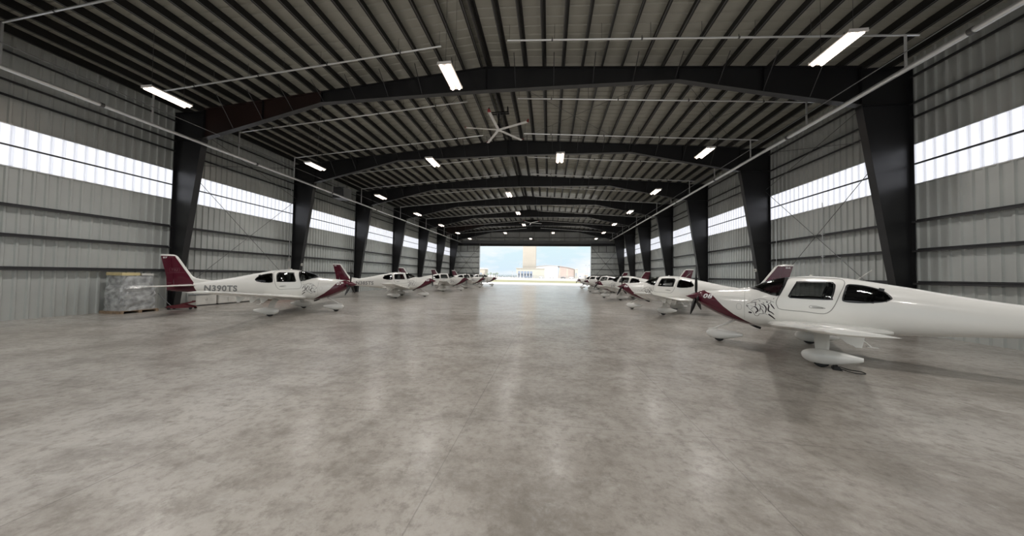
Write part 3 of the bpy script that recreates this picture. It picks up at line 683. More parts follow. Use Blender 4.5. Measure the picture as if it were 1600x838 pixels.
def aircraft_base():
    root = empty('light_aircraft')
    mb = MB(); vs, k, n = body_grid(mb, 0, -4.98, 2.80, .03, 32, 'skin', [shrink(WD, .028), shrink(WRR, .028), WINDS])
    mb.add([vs[i] for i in range(k)], [tuple(range(k))], 'skin'); mb.add([vs[n*k+i] for i in range(k)], [tuple(range(k))], 'prop')
    for s in (-1, 1):
        # wing root fairing
        rings = []
        for i in range(15):
            u = i/14; x = 1.12-2.4*u; r = math.sin(math.pi*u)**.6; rings.append([(x, s*(.38+.46*r*math.cos(a)), .80+.02*math.sin(a)+(.11*r+.02)*math.sin(a)) for a in [math.pi*2*q/12 for q in range(12)]])
        mb.loft(rings, 'white')
        ribbon(mb, [(1.52, .86+.05*i) for i in range(18)], .008, s, .003, 'grey')
        ribbon(mb, smooth_loop([(1.60, 1.28), (1.60, 1.14), (1.70, 1.14), (1.70, 1.28)], 4), .006, s, .003, 'grey', True)
        ribbon(mb, [(2.30-.1*i, 1.50-.004*i) for i in range(9)], .005, s, .003, 'grey')
    # cooling inlets and exhaust stub
        mb.ell((2.765, s*.27, 1.36), (.035, .11, .085), 'black')
    mb.tube([(1.42, 0, .66), (1.26, 0, .58), (1.16, 0, .555)], .035, 'black', 10)
    mb.build('fuselage', root, True)
    mb = MB(); body_grid(mb, -.035, -1.45, 1.40, .06, 20, 'liner', [WD, WRR, WINDPOLY])
    mb.box(-1.1, -.4, .86, .95, .4, .89, 'liner'); mb.build('cabin_lining', root, True)
    mb = MB(); mb.prism([(1.38, 1.25), (1.30, 1.62), (1.08, 1.62), (.98, 1.56), (1.0, 1.25)], 1, -.4, .4, 'liner'); mb.build('instrument_panel', root)
    for sx, sy in ((.12, .29), (.12, -.29), (-.72, .27), (-.72, -.27)):
        mb = MB(); mb.prism([(sx+.25, .85), (sx+.27, 1.08), (sx-.14, 1.12), (sx-.30, 1.66), (sx-.41, 1.64), (sx-.26, .85)], 1, sy-.2, sy+.2, 'seat')
        mb.prism([(sx-.29, 1.67), (sx-.35, 1.88), (sx-.43, 1.86), (sx-.39, 1.65)], 1, sy-.12, sy+.12, 'seat'); mb.build('seat', root)
    # windshield
    mb = MB(); nu, nv = 10, 22
    for s in (-1, 1):
        vs = []
        for j in range(nv+1):
            for i in range(nu+1):
                x, a = wind(i/nu, j/nv); vs.append(S(x, a, .004, s))
        gl = []; bd = []
        for j in range(nv):
            for i in range(nu):
                f = (j*(nu+1)+i, j*(nu+1)+i+1, (j+1)*(nu+1)+i+1, (j+1)*(nu+1)+i); (bd if j == 0 or i in (0, nu-1) else gl).append(f)
        mb.add(vs, gl, 'glass'); mb.add(vs, bd, 'trim')
    mb.build('windshield', root, True)
    for s in (-1, 1):
        mb = MB(); patch(mb, WD, s, .005, 'glass', .035, 'trim'); mb.build('door_window', root, True)
        mb = MB(); patch(mb, WRR, s, .005, 'darkglass', .03, 'trim'); mb.build('rear_window', root, True)
        mb = MB(); dl = [(.53, 2.085), (.64, 1.84), (.80, 1.47), (.795, 1.30), (.70, 1.215), (.2, 1.19), (-.08, 1.17), (-.20, 1.23), (-.29, 1.38), (-.40, 1.70), (-.50, 2.04), (-.2, 2.10), (.2, 2.11)]
        ribbon(mb, smooth_loop(dl, 5), .018, s, .003, 'grey', True); d = mb.build('cabin_door', root)
        mb = MB(); ribbon(mb, smooth_loop([(.16, 1.34), (.12, 1.30), (-.10, 1.305), (-.13, 1.315), (-.10, 1.33), (.10, 1.37)], 4), .01, s, .004, 'grey', True)
        ribbon(mb, [(.11, 1.335), (0, 1.325), (-.1, 1.318)], .028, s, .006, 'grey'); mb.build('door_handle', d, label='grey recessed handle')
        # wing
        mb = MB(); wing_part(mb, [.2, .6, 1.2, 2, 2.8, 3.5], s, 0, .76); wing_part(mb, [3.5, 4.2, 4.8, 5.2], s, 0, .76); wing_part(mb, [5.2, 5.3, 5.4, 5.5, 5.58, 5.65, 5.7, 5.74, 5.76], s, 0, 1)
        wing_part(mb, [.2, .62], s, .7, 1); mb.build('wing', root, True)
        mb = MB(); wing_part(mb, [.66, 1.6, 2.6, 3.42], s, .765, 1); fl = mb.build('flap', root, True)
        mb = MB(); wing_part(mb, [3.45, 4.3, 5.17], s, .765, 1); mb.build('aileron', root, True)
        for y in (1.35, 2.25, 3.2):
            le, te, z, t_ = wing_sec(y); mb = MB(); mb.prism([(te+.42, z-.05), (te+.18, z-.27), (te+.10, z-.27), (te+.06, z-.04)], 1, s*y-.012, s*y+.012, 'white'); mb.build('flap_bracket', root)
        mb = MB(); mb.tube([(-.62, s*.62, .74), (-.88, s*.72, .46)], .014, 'white', 8); mb.box(-.98, s*.72-.07, .45, -.80, s*.72+.07, .465, 'white'); mb.build('boarding_step', root)
        # main gear
        mb = MB(); pth = [(-.02, s*1.02, .80, .15), (-.01, s*1.3, .66, .135), (.0, s*1.50, .50, .125), (.01, s*1.60, .32, .11), (.01, s*1.62, .22, .10)]; rings = []
        for x, y, z, r in pth: rings.append([(x+r*math.cos(a), y+(.035*math.sin(a)), z+(.02*math.sin(a))) for a in [math.pi*2*q/14 for q in range(14)]])
        mb.loft(rings, 'white'); g = mb.build('main_gear_leg', root, True)
        mb = MB(); pant(mb, -.62, .37, .232, s*1.66, .125, .19); mb.build('wheel_fairing', g, True)
        mb = MB(); tire(mb, 0.03, s*1.66, .155, .12); mb.build('tire', g, True, label='black rubber tire')
        # stabiliser
        mb = MB()
        for ua, ub, nm in ((0, .66, 'tailplane'), (.675, 1, 'elevator')):
            mb = MB(); rings = []
            for y in (.05, .6, 1.2, 1.7, 1.9, 2.0, 2.05):
                q = y/2.05; le = -3.80-.32*q-(.12*((y-1.7)/.35)**2 if y > 1.7 else 0); te = -4.66-.02*q; c = le-te; t_ = .10*(1 if y < 1.9 else .5)
                us = [ua+(ub-ua)*i/10 for i in range(11)]; z = 1.325
                h2 = lambda u: max(5*t_*(.2969*math.sqrt(u)-.126*u-.3516*u*u+.2843*u**3-.1015*u**4)*c, .001)
                rings.append([(le-u*c, s*y, z+h2(u)) for u in us]+[(le-u*c, s*y, z-h2(u)-.0005) for u in us[::-1]])
            mb.loft(rings, 'white'); mb.build(nm, root, True)
        mb = MB()
        for pts, w in TIGER: ribbon(mb, dense(pts), w*1.45, s, .004, 'ink')
        mb.build('tiger_emblem', root, label='dark line drawing of a roaring tiger head')
        mb = MB(); FS = lambda x, z: (x, s*(fin_half(z, x)+.004), z)
        xa, xb = (-4.88, -4.56) if s < 0 else (-4.56, -4.88)
        letters(mb, 'TSU', s, xa+(.03 if s < 0 else -.03), xb-(.03 if s < 0 else -.03), 2.00, 2.09, 'dimtext', FS, .01)
        for z in (1.96, 2.13): ribbon(mb, [(-4.92+.04*i, z) for i in range(11)], .008, s, 0, 'dimtext', fn=FS)
        for x in (-4.92, -4.52): ribbon(mb, [(x, 1.96+.0425*i) for i in range(5)], .008, s, 0, 'dimtext', fn=FS)
        ribbon(mb, [(-5.04+.05*i, 1.885+.003*i) for i in range(16)], .008, s, 0, 'dimtext', fn=FS)
        ribbon(mb, [(-5.0+.03*i, 1.42) for i in range(7)], .02, s, 0, 'dimtext', fn=FS)
        mb.build('fin_marking', root, label='faint boxed TSU lettering on the fin')
    mb = MB(); fin_part(mb, FZ[:-1]+[2.775], 0, 1, 'finskin'); mb.build('tail_fin', root, True)
    mb = MB(); fin_part(mb, [1.06, 1.2, 1.36, 1.5, 1.7, 1.95, 2.2, 2.45, 2.66, 2.70], 1, 1, 'maroon'); fin_part(mb, [2.70, 2.73, 2.765, 2.775], 1, 1, 'white'); mb.build('rudder', root, True, label='maroon rudder with white top cap')
    # nose gear
    mb = MB(); mb.tube([(1.78, 0, .74), (2.34, 0, .40), (2.50, 0, .36)], [.035, .028, .03], 'white', 10); g = mb.build('nose_gear_leg', root, True)
    mb = MB(); pant(mb, 1.60, 2.57, .225, 0, .11, .175); mb.build('wheel_fairing', g, True)
    mb = MB(); tire(mb, 2.21, 0, .145, .10); mb.build('tire', g, True, label='black rubber tire')
    # spinner and propeller
    mb = MB(); rings = []
    for i in range(13):
        u = i/12; r = .172*(.72*u+.28*math.sin(math.pi/2*u)) ; r = max(r, .008); x = 3.17-.39*u
        rings.append([(x, r*math.cos(2*math.pi*k_/20), 1.42+r*math.sin(2*math.pi*k_/20)) for k_ in range(20)])
    mb.loft(rings, 'maroon'); mb.build('spinner', root, True)
    for b in range(3):
        an = R(90+120*b); er = Vector((0, math.cos(an), math.sin(an))); et = Vector((0, -math.sin(an), math.cos(an))); rings = []
        for i in range(12):
            u = i/11; r = .12+.93*u; ch = .042+.05*math.sin(math.pi*min(u*1.1, 1)**.8) if u < .87 else .05*max(.3, 1-((u-.87)/.13)**2*.8); tw = R(62-42*u); th_ = .022*(1-u*.75)
            c_ = Vector((2.86, 0, 1.42))+er*r; dx = Vector((1, 0, 0))*math.sin(tw)+et*math.cos(tw); nn = Vector((1, 0, 0))*math.cos(tw)-et*math.sin(tw)
            rings.append([c_+dx*(ch*.75*math.cos(a))+nn*(th_*math.sin(a)) for a in [math.pi*2*q/10 for q in range(10)]])
        mb = MB(); mb.loft(rings, 'prop'); mb.build('propeller_blade', root, True, label='black propeller blade')
    mb = MB(); mb.tube([(-.75, 0, 2.06), (-1.02, 0, 2.33)], .006, 'white', 6); mb.tube([(.1, 0, 2.14), (.07, 0, 2.19)], .03, 'white', 8); mb.build('antenna', root)
    return root
def nose_number(root, s_):
    for s in (-1, 1):
        mb = MB(); fn = lambda x, z: SZ(x, z, .006, s)
        letters(mb, s_, s, 2.33 if s < 0 else 2.60, 2.60 if s < 0 else 2.33, 1.40, 1.545, 'whitetext', fn, .03, .25)
        o = mb.build('nose_number', root, label='white number %s' % s_)
        mb = MB(); FS = lambda x, z: (x, s*(fin_half(z, x)+.005), z)
        letters(mb, s_, s, -5.20 if s < 0 else -5.02, -5.02 if s < 0 else -5.20, 2.58, 2.66, 'whitetext', FS, .04)
        ribbon(mb, [(-4.98+.035*i, 2.625) for i in range(7)], .012, s, 0, 'dimtext', fn=FS); mb.build('fin_number', root, label='small white number %s' % s_)
def registration(root, s_):
    for s in (-1, 1):
        mb = MB(); fn = lambda x, z: SZ(x, z, .006, s)
        letters(mb, s_, s, -3.42 if s < 0 else -1.99, -1.99 if s < 0 else -3.42, 1.045, 1.34, 'greytext', fn, .035, 0, 0)
        mb.build('registration', root, label='grey registration %s' % s_)
PLANES = [  # x, y, heading, number, registration, label
 (-13.183, 13.403, .36, '07', 'N390TS', 'white low-wing light aircraft lettered N390TS, nearest in the left row'),
 (-13.123, 24.33, .339, '05', 'N385TS', 'white low-wing light aircraft lettered N385TS, second in the left row'),
 (-13.05, 35.0, .34, None, None, 'white and maroon light aircraft third in the left row, behind the one lettered N385TS'),
 (-13.0, 44.7, .34, None, None, 'white and maroon light aircraft fourth in the left row, beside the far wall corner'),
 (-12.75, 53.6, .34, None, None, 'white and maroon light aircraft farthest in the left row, nose against the doorway light'),
 (7.386, 9.188, 2.534, '08', None, 'white light aircraft with maroon nose numbered 08, largest and nearest on the right'),
 (7.182, 18.481, 2.582, '06', None, 'white light aircraft with nose number 06, directly behind the one numbered 08'),
 (7.2, 28.3, 2.57, None, None, 'white and maroon light aircraft third in the right row, its wing tip towards the aisle'),
 (7.3, 38.8, 2.57, None, None, 'white and maroon light aircraft fourth in the right row'),
 (7.3, 48.7, 2.57, None, None, 'white light aircraft farthest in the right row, by the right edge of the doorway')]
base = aircraft_base(); roots = [base]+[copy_tree(base) for _ in PLANES[1:]]
for r, (x, y, a, num, reg, lab) in zip(roots, PLANES):
    r.location = (x, y, 0); r.rotation_euler = (0, 0, a); tag(r, lab, 'aircraft', 'light aircraft parked in two rows')
    if num: nose_number(r, num)
    if reg: registration(r, reg)
# ------------------------------------------------------------------ big ceiling fans
def make_fan(y, lab, a0):
    root = empty('ceiling_fan', (XC+.03, y, 10.6))
    mb = MB(); mb.box(-.6, -.06, .98, .6, -.02, 1.05, 'steel'); mb.box(-.6, .14, .98, .6, .18, 1.05, 'steel'); mb.box(-.1, -.2, .92, .1, .3, .98, 'steel'); mb.box(-.62, -.05, 1.05, -.56, .2, 1.34, 'steel'); mb.box(.5, -.05, 1.05, .56, .2, 1.34, 'steel'); mb.build('mounting_bracket', root)
    mb = MB(); mb.tube([(0, 0, .2), (0, 0, .95)], .045, 'steel', 10)
    for s in (-1, 1): mb.tube([(s*.03, 0, .5), (s*1.2, 0, 1.1)], .004, 'rod', 4); mb.tube([(0, s*.03, .5), (0, s*1.2, 1.2)], .004, 'rod', 4)
    mb.build('down_rod', root)
    mb = MB(); mb.tube([(0, 0, .0), (0, 0, .06), (0, 0, .3), (0, 0, .34)], [.13, .15, .12, .05], 'steel', 16); mb.tube([(0, 0, -.07), (0, 0, -.03), (0, 0, .0)], [.08, .16, .16], 'matte_white', 16); mb.build('motor_hub', root, True)
    for k in range(5):
        a = R(a0+72*k); c, s = math.cos(a), math.sin(a); mb = MB(); rings = []
        for r in (.12, .5, 1.2, 1.9):
            ring = []
            for u, z in ((-.085, -.01), (-.04, .018), (.03, .022), (.09, .008), (.03, -.006), (-.04, -.012)): ring.append((c*r-s*u, s*r+c*u, z-u*.22))
            rings.append(ring)
        mb.loft(rings, 'matte_white'); b = mb.build('fan_blade', root, True)
        mb = MB(); rings = []
        for r, zz, w in ((1.88, 0, 1.05), (1.94, .03, 1), (1.97, .12, .6)): rings.append([(c*r-s*u*w, s*r+c*u*w, z+zz-u*.22) for u, z in ((-.09, -.014), (-.04, .022), (.03, .026), (.095, .01), (.03, -.01), (-.04, -.016))])
        mb.loft(rings, 'red'); mb.build('blade_tip', b, label='red winglet tip')
    tag(root, lab, 'fan', 'large ceiling fans under the ridge')
make_fan(16.75, 'large white five-blade ceiling fan with red tips, nearer one under the ridge', 49)
make_fan(47.2, 'large white ceiling fan far down the hall under the ridge', 25)
# ------------------------------------------------------------------ heater near the left eave
root = empty('unit_heater', (-18.9, 24.4, 8.75))
mb = MB(); mb.box(-.55, -.5, 0, .55, .5, 1.0, 'unit'); mb.box(-.5, -.52, .06, .5, -.5, .94, 'girt'); mb.build('cabinet', root)
for i in range(6):
    mb = MB(); mb.prism([(-.54, .13+i*.13), (-.50, .20+i*.13), (-.48, .19+i*.13), (-.52, .12+i*.13)], 0, -.44, .44, 'unit'); mb.build('louvre', root)
for sx in (-.45, .45):
    mb = MB(); mb.tube([(sx, 0, 1.0), (sx, 0, 1.0+rtop(-18.9)+DECK-9.75)], .012, 'rod', 6); mb.build('hanger_rod', root)
mb = MB(); mb.tube([(0, .5, .7), (0, .75, .7), (0, .75, 1.4)], .08, 'galv', 12); mb.build('flue', root, True)
tag(root, 'grey box heater hung under the left eave beyond the second column', 'heater')
# ------------------------------------------------------------------ small things on the walls
for x, lab in ((XC-16.62, 'small white box on the second left column, above the nearest aircraft cabin'), (XC+16.62, 'small white box on the second right column, left of the fin numbered 06')):
    s = 1 if x < XC else -1
    mb = MB(); mb.prism([(-.07, -.09), (.07, -.09), (.09, .07), (0, .12), (-.09, .07)], 0, 0, s*.09, 'card'); mb.tube([(s*.09, 0, 0), (s*.12, 0, 0)], .04, 'unit', 10)
    o = mb.build('sensor_box', loc=(x, FR[4]-.0, 2.62)); tag(o, lab, 'box', 'white boxes on the columns')
mb = MB(); mb.tube([(WR-.28, 17.1, .1), (WR-.28, 17.1, 5.9), (WR-.28, 17.1, 6.1)], .018, 'galv', 8); mb.tube([(WR-.3, 17.1, 2.9), (WR-.3, 17.1, 3.1)], .03, 'galv', 8)
for z in (2.0, 3.28, 4.43): mb.box(WR-.32, 17.05, z-.02, WR-.2, 17.15, z+.02, 'galv')
tag(mb.build('wall_conduit', smooth=True), 'thin vertical galvanised conduit on the right wall behind the aircraft numbered 08', 'conduit')
mb = MB(); mb.tube([(WR-.3, 20.2, .1), (WR-.3, 20.2, 5.7)], .016, 'galv', 8); mb.box(WR-.4, 20.1, 1.3, WR-.25, 20.3, 1.65, 'unit')
tag(mb.build('wall_conduit', smooth=True), 'thin vertical conduit with a small grey switch box beside the second right column', 'conduit')
mb = MB(); mb.tube([(WL+.3, 20.55, .1), (WL+.3, 20.55, 9.0)], .02, 'galv', 8)
for z in (2.9, 2.2): mb.box(WL+.26, 20.5, z, WL+.36, 20.6, z+.16, 'card')
tag(mb.build('wall_conduit', smooth=True), 'thin vertical conduit just before the second left column', 'conduit')
# ------------------------------------------------------------------ clutter at the left
random.seed(4)
m = mat('crinkled plastic wrap', (.42, .43, .43), .22, spec=.6, noise=(4, .5), bump=1.); M['wrap'] = m
root = empty('wrapped_pallet', (-19.75, 11.55, 0))
mb = MB()
for y in (-.6, 0, .6): mb.box(-.6, y-.05, .0, .6, y+.05, .1, 'wood')
for i in range(7): mb.box(-.6+i*.175, -.65, .1, -.48+i*.175, .65, .125, 'wood')
mb.build('pallet', root)
rings = []; n = 28
for j in range(12):
    z = .125+j*.145; ring = []
    for k in range(n):
        a = 2*math.pi*k/n; e_ = .36; cx, sy = math.copysign(abs(math.cos(a))**e_, math.cos(a)), math.copysign(abs(math.sin(a))**e_, math.sin(a)); q = 1+random.uniform(-.05, .04)-.012*j*(1 if j > 7 else 0)
        ring.append((.56*cx*q, .62*sy*q, z+random.uniform(-.02, .02)))
    rings.append(ring)
mb = MB(); mb.loft(rings, 'wrap'); mb.build('wrapped_load', root, label='load wrapped in crinkled grey plastic')
tag(root, 'tall pallet load wrapped in grey plastic at the left edge behind the maroon fin', 'pallet')
for i, (dx, dy, w, d, h_, m_, lb) in enumerate(((-.05, -.25, .9, .6, .14, 'yellow', 'pale yellow flat carton on top of the wrapped pallet'), (.0, .32, .8, .42, .10, 'card', 'off white flat carton on top of the wrapped pallet, beside the yellow one'))):
    mb = MB(); mb.box(-w/2, -d/2, 0, w/2, d/2, h_, m_); mb.box(-w/2-.002, -.03, h_-.001, w/2+.002, .03, h_+.002, 'grey'); mb.box(-w/2-.003, -.03, h_-.06, -w/2, .03, h_, 'grey')
    tag(mb.build('carton', loc=(-19.75+dx, 11.55+dy, 1.745), smooth=False), lb, 'carton')
# red jack
root = empty('floor_jack', (-18.95, 13.0, 0)); root.rotation_euler = (0, 0, .5)
mb = MB(); mb.prism([(-.55, .10), (-.5, .2), (.1, .26), (.45, .16), (.5, .08), (-.5, .06)], 1, -.17, -.13, 'jackred'); mb.prism([(-.55, .10), (-.5, .2), (.1, .26), (.45, .16), (.5, .08), (-.5, .06)], 1, .13, .17, 'jackred'); mb.box(-.5, -.13, .08, .4, .13, .11, 'jackred'); mb.build('frame', root)
mb = MB(); mb.prism([(-.3, .14), (-.26, .22), (.42, .42), (.5, .36)], 1, -.05, .05, 'jackred'); mb.tube([(.44, 0, .38), (.44, 0, .44)], .07, 'jackred', 12); mb.build('lift_arm', root)
mb = MB(); mb.tube([(-.45, 0, .2), (-.75, 0, .55), (-.95, 0, .85)], .018, 'unit', 8); mb.build('handle', root)
for sx, sy in ((-.42, .2), (-.42, -.2), (.42, .2), (.42, -.2)):
    mb = MB(); mb.tube([(sx, sy-.02, .06), (sx, sy+.02, .06)], .06, 'black', 12); mb.build('wheel', root)
tag(root, 'dark red floor jack on the concrete beside the wrapped pallet', 'jack')
for k, (dy, lb) in enumerate(((14.2, 'nearest'), (15.35, 'middle'), (16.5, 'farthest'))):
    root = empty('storage_locker', (-20.05, dy+.5, 0))
    mb = MB(); mb.box(-.25, -.52, .06, .25, .52, .62, 'card'); mb.box(-.22, -.48, 0, .22, .48, .06, 'girt'); mb.build('body', root)
    mb = MB(); mb.box(-.27, -.54, .62, .27, .54, .65, 'unit'); mb.build('lid', root)
    for s in (-1, 1):
        mb = MB(); mb.box(.25, s*.26-.235, .1, .262, s*.26+.235, .59, 'card'); d = mb.build('door', root); mb = MB(); mb.tube([(.275, s*.05, .3), (.275, s*.05, .42)], .01, 'galv', 6); mb.build('handle', d)
    tag(root, 'low white locker against the left wall, %s of three under the near wing' % lb, 'locker', 'low lockers along the left wall')
for k in range(5):
    z = .1+.13*(k//2 if k < 4 else 2); y0 = 18.0+.25*k; xx = -19.75+(.16 if k % 2 else 0)
    mb = MB(); mb.prism([(-.06, 0), (.06, 0), (.06, .02), (.01, .02), (.01, .1), (.06, .1), (.06, .12), (-.06, .12), (-.06, .1), (-.01, .1), (-.01, .02), (-.06, .02)], 1, 0, 2.2, 'orange')
    o = mb.build('steel_beam', loc=(xx, y0-.25*k+.12*(k % 2), z))
    tag(o, 'orange painted steel beam on blocks by the left wall, %s' % ['bottom, wall side', 'bottom, aisle side', 'second layer, wall side', 'second layer, aisle side', 'alone on top'][k], 'beam', 'orange beams stacked by the left wall')
for y, w in ((18.4, 'near'), (19.8, 'far')):
    mb = MB(); mb.prism([(-20, 0), (-19.42, 0), (-19.45, .1), (-19.97, .1)], 1, y, y+.1, 'wood'); o = mb.build('timber_block'); tag(o, 'wooden block under the orange beams, %s end' % w, 'block')
# ------------------------------------------------------------------ bench and boxes at the right wall
root = empty('workbench', (13.55, 25.0, 0))
mb = MB(); mb.box(-.4, -1.0, .86, .4, 1.0, .91, 'card'); mb.build('bench_top', root)
for sx in (-.36, .36):
    for sy in (-.95, .95): mb = MB(); mb.box(sx-.03, sy-.03, 0, sx+.03, sy+.03, .86, 'girt'); mb.build('leg', root)
mb = MB(); mb.box(-.38, -.95, .25, .38, .95, .28, 'card'); mb.build('lower_shelf', root)
tag(root, 'white topped workbench against the right wall behind the aircraft numbered 08', 'workbench')
for i, (dy, w, h_, m_, lb) in enumerate(((-.7, .45, .40, 'card', 'off white carton on the workbench, nearest the camera'), (-.1, .5, .36, 'card', 'off white carton in the middle of the workbench'), (.55, .5, .42, 'unit', 'dark grey tool box at the far end of the workbench'))):
    mb = MB(); mb.box(-.2, -w/2, 0, .2, w/2, h_, m_); mb.box(-.203, -w/2-.001, h_*.7, .203, w/2+.001, h_*.72, 'girt'); mb.box(-.21, -.06, h_*.5, -.2, .06, h_*.6, 'girt')
    tag(mb.build('carton' if i < 2 else 'tool_box', loc=(13.5, 25+dy, .912)), lb, 'box')
# ------------------------------------------------------------------ chock by the nearest main wheel
X0, Y0_, A0 = 7.386, 9.188, 2.534
def P08(x, y): return (X0+math.cos(A0)*x-math.sin(A0)*y, Y0_+math.sin(A0)*x+math.cos(A0)*y)
cx, cy = P08(-.21, 1.66)
root = empty('wheel_chock', (cx, cy, 0), A0)
mb = MB(); mb.prism([(-.09, 0), (.07, 0), (.045, .07), (-.02, .08)], 1, -.16, .16, 'black'); mb.build('block', root)
mb = MB(); mb.tube(dense([(-.05, .14, .04), (-.25, .22, .015), (-.42, .12, .012), (-.38, -.05, .012), (-.2, -.08, .012), (-.06, -.14, .04)], 6), .009, 'black', 6); mb.build('rope', root, True)
tag(root, 'black rubber wheel chock with a rope loop behind the nearest main wheel', 'chock')
# ------------------------------------------------------------------ outside, beyond the far doorway
mb = MB(); mb.box(-400, YE+.1, -.3, 400, 86, -.02, 'apron'); mb.box(-400, -260, -.3, 400, YB-.1, -.02, 'apron'); mb.box(-400, YB-.1, -.3, WL-.1, YE+.1, -.02, 'apron'); mb.box(WR+.1, YB-.1, -.3, 400, YE+.1, -.02, 'apron')
mb.box(-400, 128, -.3, 400, 1500, -.02, 'road'); o = mb.build('trim_3'); tag(o, 'pale concrete apron and paving outside the hangar', 'paving', kind='structure')
mb = MB(); mb.box(-400, 86, -.3, 400, 128, -.01, 'grass'); o = mb.build('grass_strip'); tag(o, 'strip of dry grass across the airfield beyond the doorway', 'grass', kind='stuff')
def px(u, v, Y):      # a world point on the vertical plane y = Y
    r = ray(u, v); k = Y/r.y; return r.x*k, HC+r.z*k
D = 250.
# tower
root = empty('tower_building', (px(827, 400, D)[0], D, 0)); x0, _ = px(817, 400, D); x1, _ = px(837.3, 400, D); w = (x1-x0)/2
mb = MB(); mb.box(-w, 0, 0, w, 9, 48, 'tan')
for z in range(4, 46, 6): mb.box(-w-.03, -.04, z, w+.03, 0, z+.12, 'cream')
mb.build('tower_shaft', root)
mb = MB(); mb.box(-w-.3, -.3, 48, w+.3, 9.3, 49, 'cream'); mb.build('parapet', root)
tag(root, 'tall plain tan tower rising behind the terminal, centre of the doorway', 'tower')
x0 = px(808, 425, D)[0]; x1 = px(851, 425, D)[0]; zt = px(830, 419.5, D)[1]
root = empty('terminal_building', ((x0+x1)/2, D-6, 0)); hw = (x1-x0)/2
mb = MB(); mb.box(-hw, 0, 3.6, hw, 5.9, zt, 'cream'); mb.box(-hw+14, 0, 0, hw, 5.9, 3.6, 'cream'); mb.box(-hw+1, 2, 0, -hw+14, 5.9, 3.6, 'tan'); mb.box(-hw-.4, -.4, zt-.6, hw, 5.9, zt, 'tan'); mb.build('facade', root)
for i in range(5):
    mb = MB(); mb.box(-hw+1.5+i*2.5, 1.9, .3, -hw+3.4+i*2.5, 2.0, 3.4+2.0, 'bglass'); mb.box(-hw+1.5+i*2.5, -.05, 3.7, -hw+3.4+i*2.5, 0, 5.6, 'bglass'); f = mb.build('window', root)
for i in range(6):
    mb = MB(); mb.box(-hw+.9+i*2.5, -.1, 0, -hw+1.3+i*2.5, .3, 3.6, 'bwhite'); mb.build('pillar', root)
tag(root, 'low cream terminal building with blue windows at the foot of the tower', 'building')
xa = px(837, 420, 262)[0]; xb = px(897, 420, 262)[0]
root = empty('arched_hangar', ((xa+xb)/2, 262, 0)); hw = (xb-xa)/2; zs = px(890, 420.5, 262)[1]; zp = px(858, 415.3, 262)[1]
arc = [(-hw+2*hw*i/24, zs+(zp-zs)*(1-((i/24-.38)/.62)**2 if i/24 > .38 else 1-((.38-i/24)/.38)**2*.35)) for i in range(25)]
xm = px(872, 420, 262)[0]-(xa+xb)/2
mb = MB(); mb.prism([(-hw, 0), (xm, 0)]+[p for p in arc[::-1] if p[0] <= xm], 1, 0, .5, 'bwhite'); mb.build('white_front', root)
mb = MB(); mb.prism([(xm, 0), (hw, 0)]+[p for p in arc[::-1] if p[0] > xm], 1, 0, .5, 'brick')
mb.box(hw*.62-.0, -.08, 0, hw*.68, 0, zs, 'cream'); mb.box(xm+1, -.08, 0, xm+1.8, 0, zs+.5, 'cream'); mb.build('pink_front', root)
mb = MB(); mb.prism([(x, z+.35) for x, z in arc]+[(x, z-.02) for x, z in arc[::-1]], 1, -.6, 40, 'roofgrey'); mb.build('roof', root)
tag(root, 'wide arched-roof hangar, white and pink fronted, right of the tower', 'hangar')
for i, (ua, ub, vt, Y, nm, m1, lb) in enumerate(((898.2, 903, 421, 258, 'annex_building', 'cream', 'narrow cream annex at the right end of the arched hangar'), (903, 912, 428.5, 300, 'shed_building', 'bwhite', 'low white shed right of the cream annex'), (911, 919, 430, 320, 'shed_building', 'tan', 'low tan shed farthest right in the doorway'), (748, 757.5, 420.5, 150, 'small_building', 'tan', 'small tan building at the left edge of the doorway'))):
    a, _ = px(ua, 425, Y); b, _ = px(ub, 425, Y); _, z = px((ua+ub)/2, vt, Y); root = empty(nm, ((a+b)/2, Y, 0)); h2 = (b-a)/2
    mb = MB(); mb.box(-h2, 0, 0, h2, 8, z, m1); mb.build('walls', root); mb = MB(); mb.prism([(-h2-.3, z), (h2+.3, z), (h2*.5, z+.5), (-h2*.5, z+.5)], 1, -.3, 8.3, 'bwhite'); mb.build('roof', root)
    mb = MB(); mb.box(-h2*.5, -.05, z*.3, h2*.1, 0, z*.6, 'bglass'); mb.build('window', root); tag(root, lb, 'building')
# fence
root = empty('chain_fence', (0, 235, 0)); a, _ = px(800, 430, 235); b, _ = px(925, 430, 235); n = 26
for i in range(n+1):
    x = a+(b-a)*i/n; mb = MB(); mb.box(x-.06, -.06, 0, x+.06, .06, 2.3, 'fence'); mb.build('post', root)
mb = MB()
for z in (.3, 1.2, 2.2): mb.box(a, -.03, z-.03, b, .03, z+.03, 'fence')
for i in range(int((b-a)/.5)): mb.tube([(a+i*.5, 0, 0), (a+i*.5+.25, 0, 2.2)], .03, 'fence', 4); mb.tube([(a+i*.5+.25, 0, 0), (a+i*.5, 0, 2.2)], .03, 'fence', 4)
mb.build('mesh', root); tag(root, 'long chain fence in front of the distant buildings', 'fence')
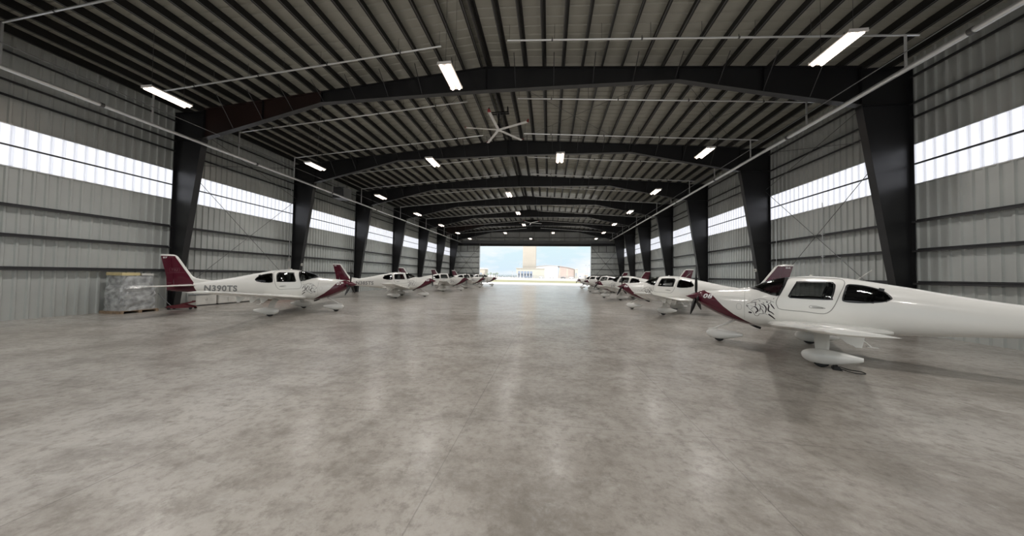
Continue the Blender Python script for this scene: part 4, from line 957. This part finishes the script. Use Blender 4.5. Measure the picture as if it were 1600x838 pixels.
# distant parked vehicles behind the fence
for i, u in enumerate((846, 862, 880, 893, 824)):
    x, _ = px(u, 430, 240); mb = MB(); mb.prism([(-2, .3), (2.1, .3), (2.1, .8), (1.3, .9), (.7, 1.45), (-1.1, 1.45), (-1.7, .95), (-2, .9)], 1, -.85, .85, ['bwhite', 'bwhite', 'unit', 'bwhite', 'bglass'][i])
    for s in (-1.25, 1.3): mb.tube([(s, -.9, .33), (s, .9, .33)], .33, 'black', 12)
    o = mb.build('parked_car', loc=(x, 240.5, -.02)); tag(o, 'tiny parked car behind the fence, %s' % ['right of the tower foot', 'in front of the white hangar front', 'in front of the pink hangar front', 'at the right end of the pink front', 'before the terminal windows'][i], 'car', 'distant parked cars')
# poles
for u, vt, Y, lb, two in ((757.3, 419, 140, 'tall light pole beside the small building at the doorway left', 0), (812.5, 412.5, 230, 'twin-headed light pole left of the tower', 1), (918, 414.5, 180, 'light pole near the right edge of the doorway', 1), (800.5, 424, 220, 'thin distant mast above the tree line left of the tower', 0), (877, 399, 420, 'tall faint mast far behind the arched hangar', 0)):
    x, z = px(u, vt, Y); mb = MB(); mb.tube([(0, 0, 0), (0, 0, z)], [.14, .07], 'roofgrey', 8); mb.tube([(0, 0, 0), (0, 0, .5)], .3, 'apron', 10)
    if two: mb.box(-1, -.1, z-.1, 1, .1, z, 'roofgrey'); mb.box(-1.3, -.2, z-.25, -.6, .2, z-.05, 'fence'); mb.box(.6, -.2, z-.25, 1.3, .2, z-.05, 'fence')
    else: mb.box(-.2, -.6, z-.15, .2, .1, z, 'fence')
    o = mb.build('light_pole' if Y < 400 and u != 800.5 else 'radio_mast', loc=(x, Y, 0)); tag(o, lb, 'pole')
# palms and tree line
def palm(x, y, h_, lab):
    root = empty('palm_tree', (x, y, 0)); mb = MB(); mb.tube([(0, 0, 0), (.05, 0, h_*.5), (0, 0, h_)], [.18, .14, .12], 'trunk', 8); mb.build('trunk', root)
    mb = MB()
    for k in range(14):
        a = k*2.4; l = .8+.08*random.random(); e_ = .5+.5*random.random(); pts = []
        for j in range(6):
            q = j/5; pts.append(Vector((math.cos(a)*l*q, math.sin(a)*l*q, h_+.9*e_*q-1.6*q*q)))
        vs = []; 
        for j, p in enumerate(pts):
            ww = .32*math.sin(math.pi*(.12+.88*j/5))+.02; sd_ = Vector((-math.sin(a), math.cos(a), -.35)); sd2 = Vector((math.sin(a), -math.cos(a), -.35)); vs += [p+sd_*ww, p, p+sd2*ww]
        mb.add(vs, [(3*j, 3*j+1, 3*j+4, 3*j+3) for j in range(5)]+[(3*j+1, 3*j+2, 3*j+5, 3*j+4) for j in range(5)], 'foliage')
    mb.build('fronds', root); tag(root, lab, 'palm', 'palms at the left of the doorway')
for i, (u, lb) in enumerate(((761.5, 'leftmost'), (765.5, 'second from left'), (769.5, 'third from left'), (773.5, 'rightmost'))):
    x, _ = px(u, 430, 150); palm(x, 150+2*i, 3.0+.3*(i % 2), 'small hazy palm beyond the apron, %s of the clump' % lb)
random.seed(9)
a, _ = px(776, 430, 300); b, _ = px(812, 430, 300); k = 0
nt_ = 12
for i in range(nt_):
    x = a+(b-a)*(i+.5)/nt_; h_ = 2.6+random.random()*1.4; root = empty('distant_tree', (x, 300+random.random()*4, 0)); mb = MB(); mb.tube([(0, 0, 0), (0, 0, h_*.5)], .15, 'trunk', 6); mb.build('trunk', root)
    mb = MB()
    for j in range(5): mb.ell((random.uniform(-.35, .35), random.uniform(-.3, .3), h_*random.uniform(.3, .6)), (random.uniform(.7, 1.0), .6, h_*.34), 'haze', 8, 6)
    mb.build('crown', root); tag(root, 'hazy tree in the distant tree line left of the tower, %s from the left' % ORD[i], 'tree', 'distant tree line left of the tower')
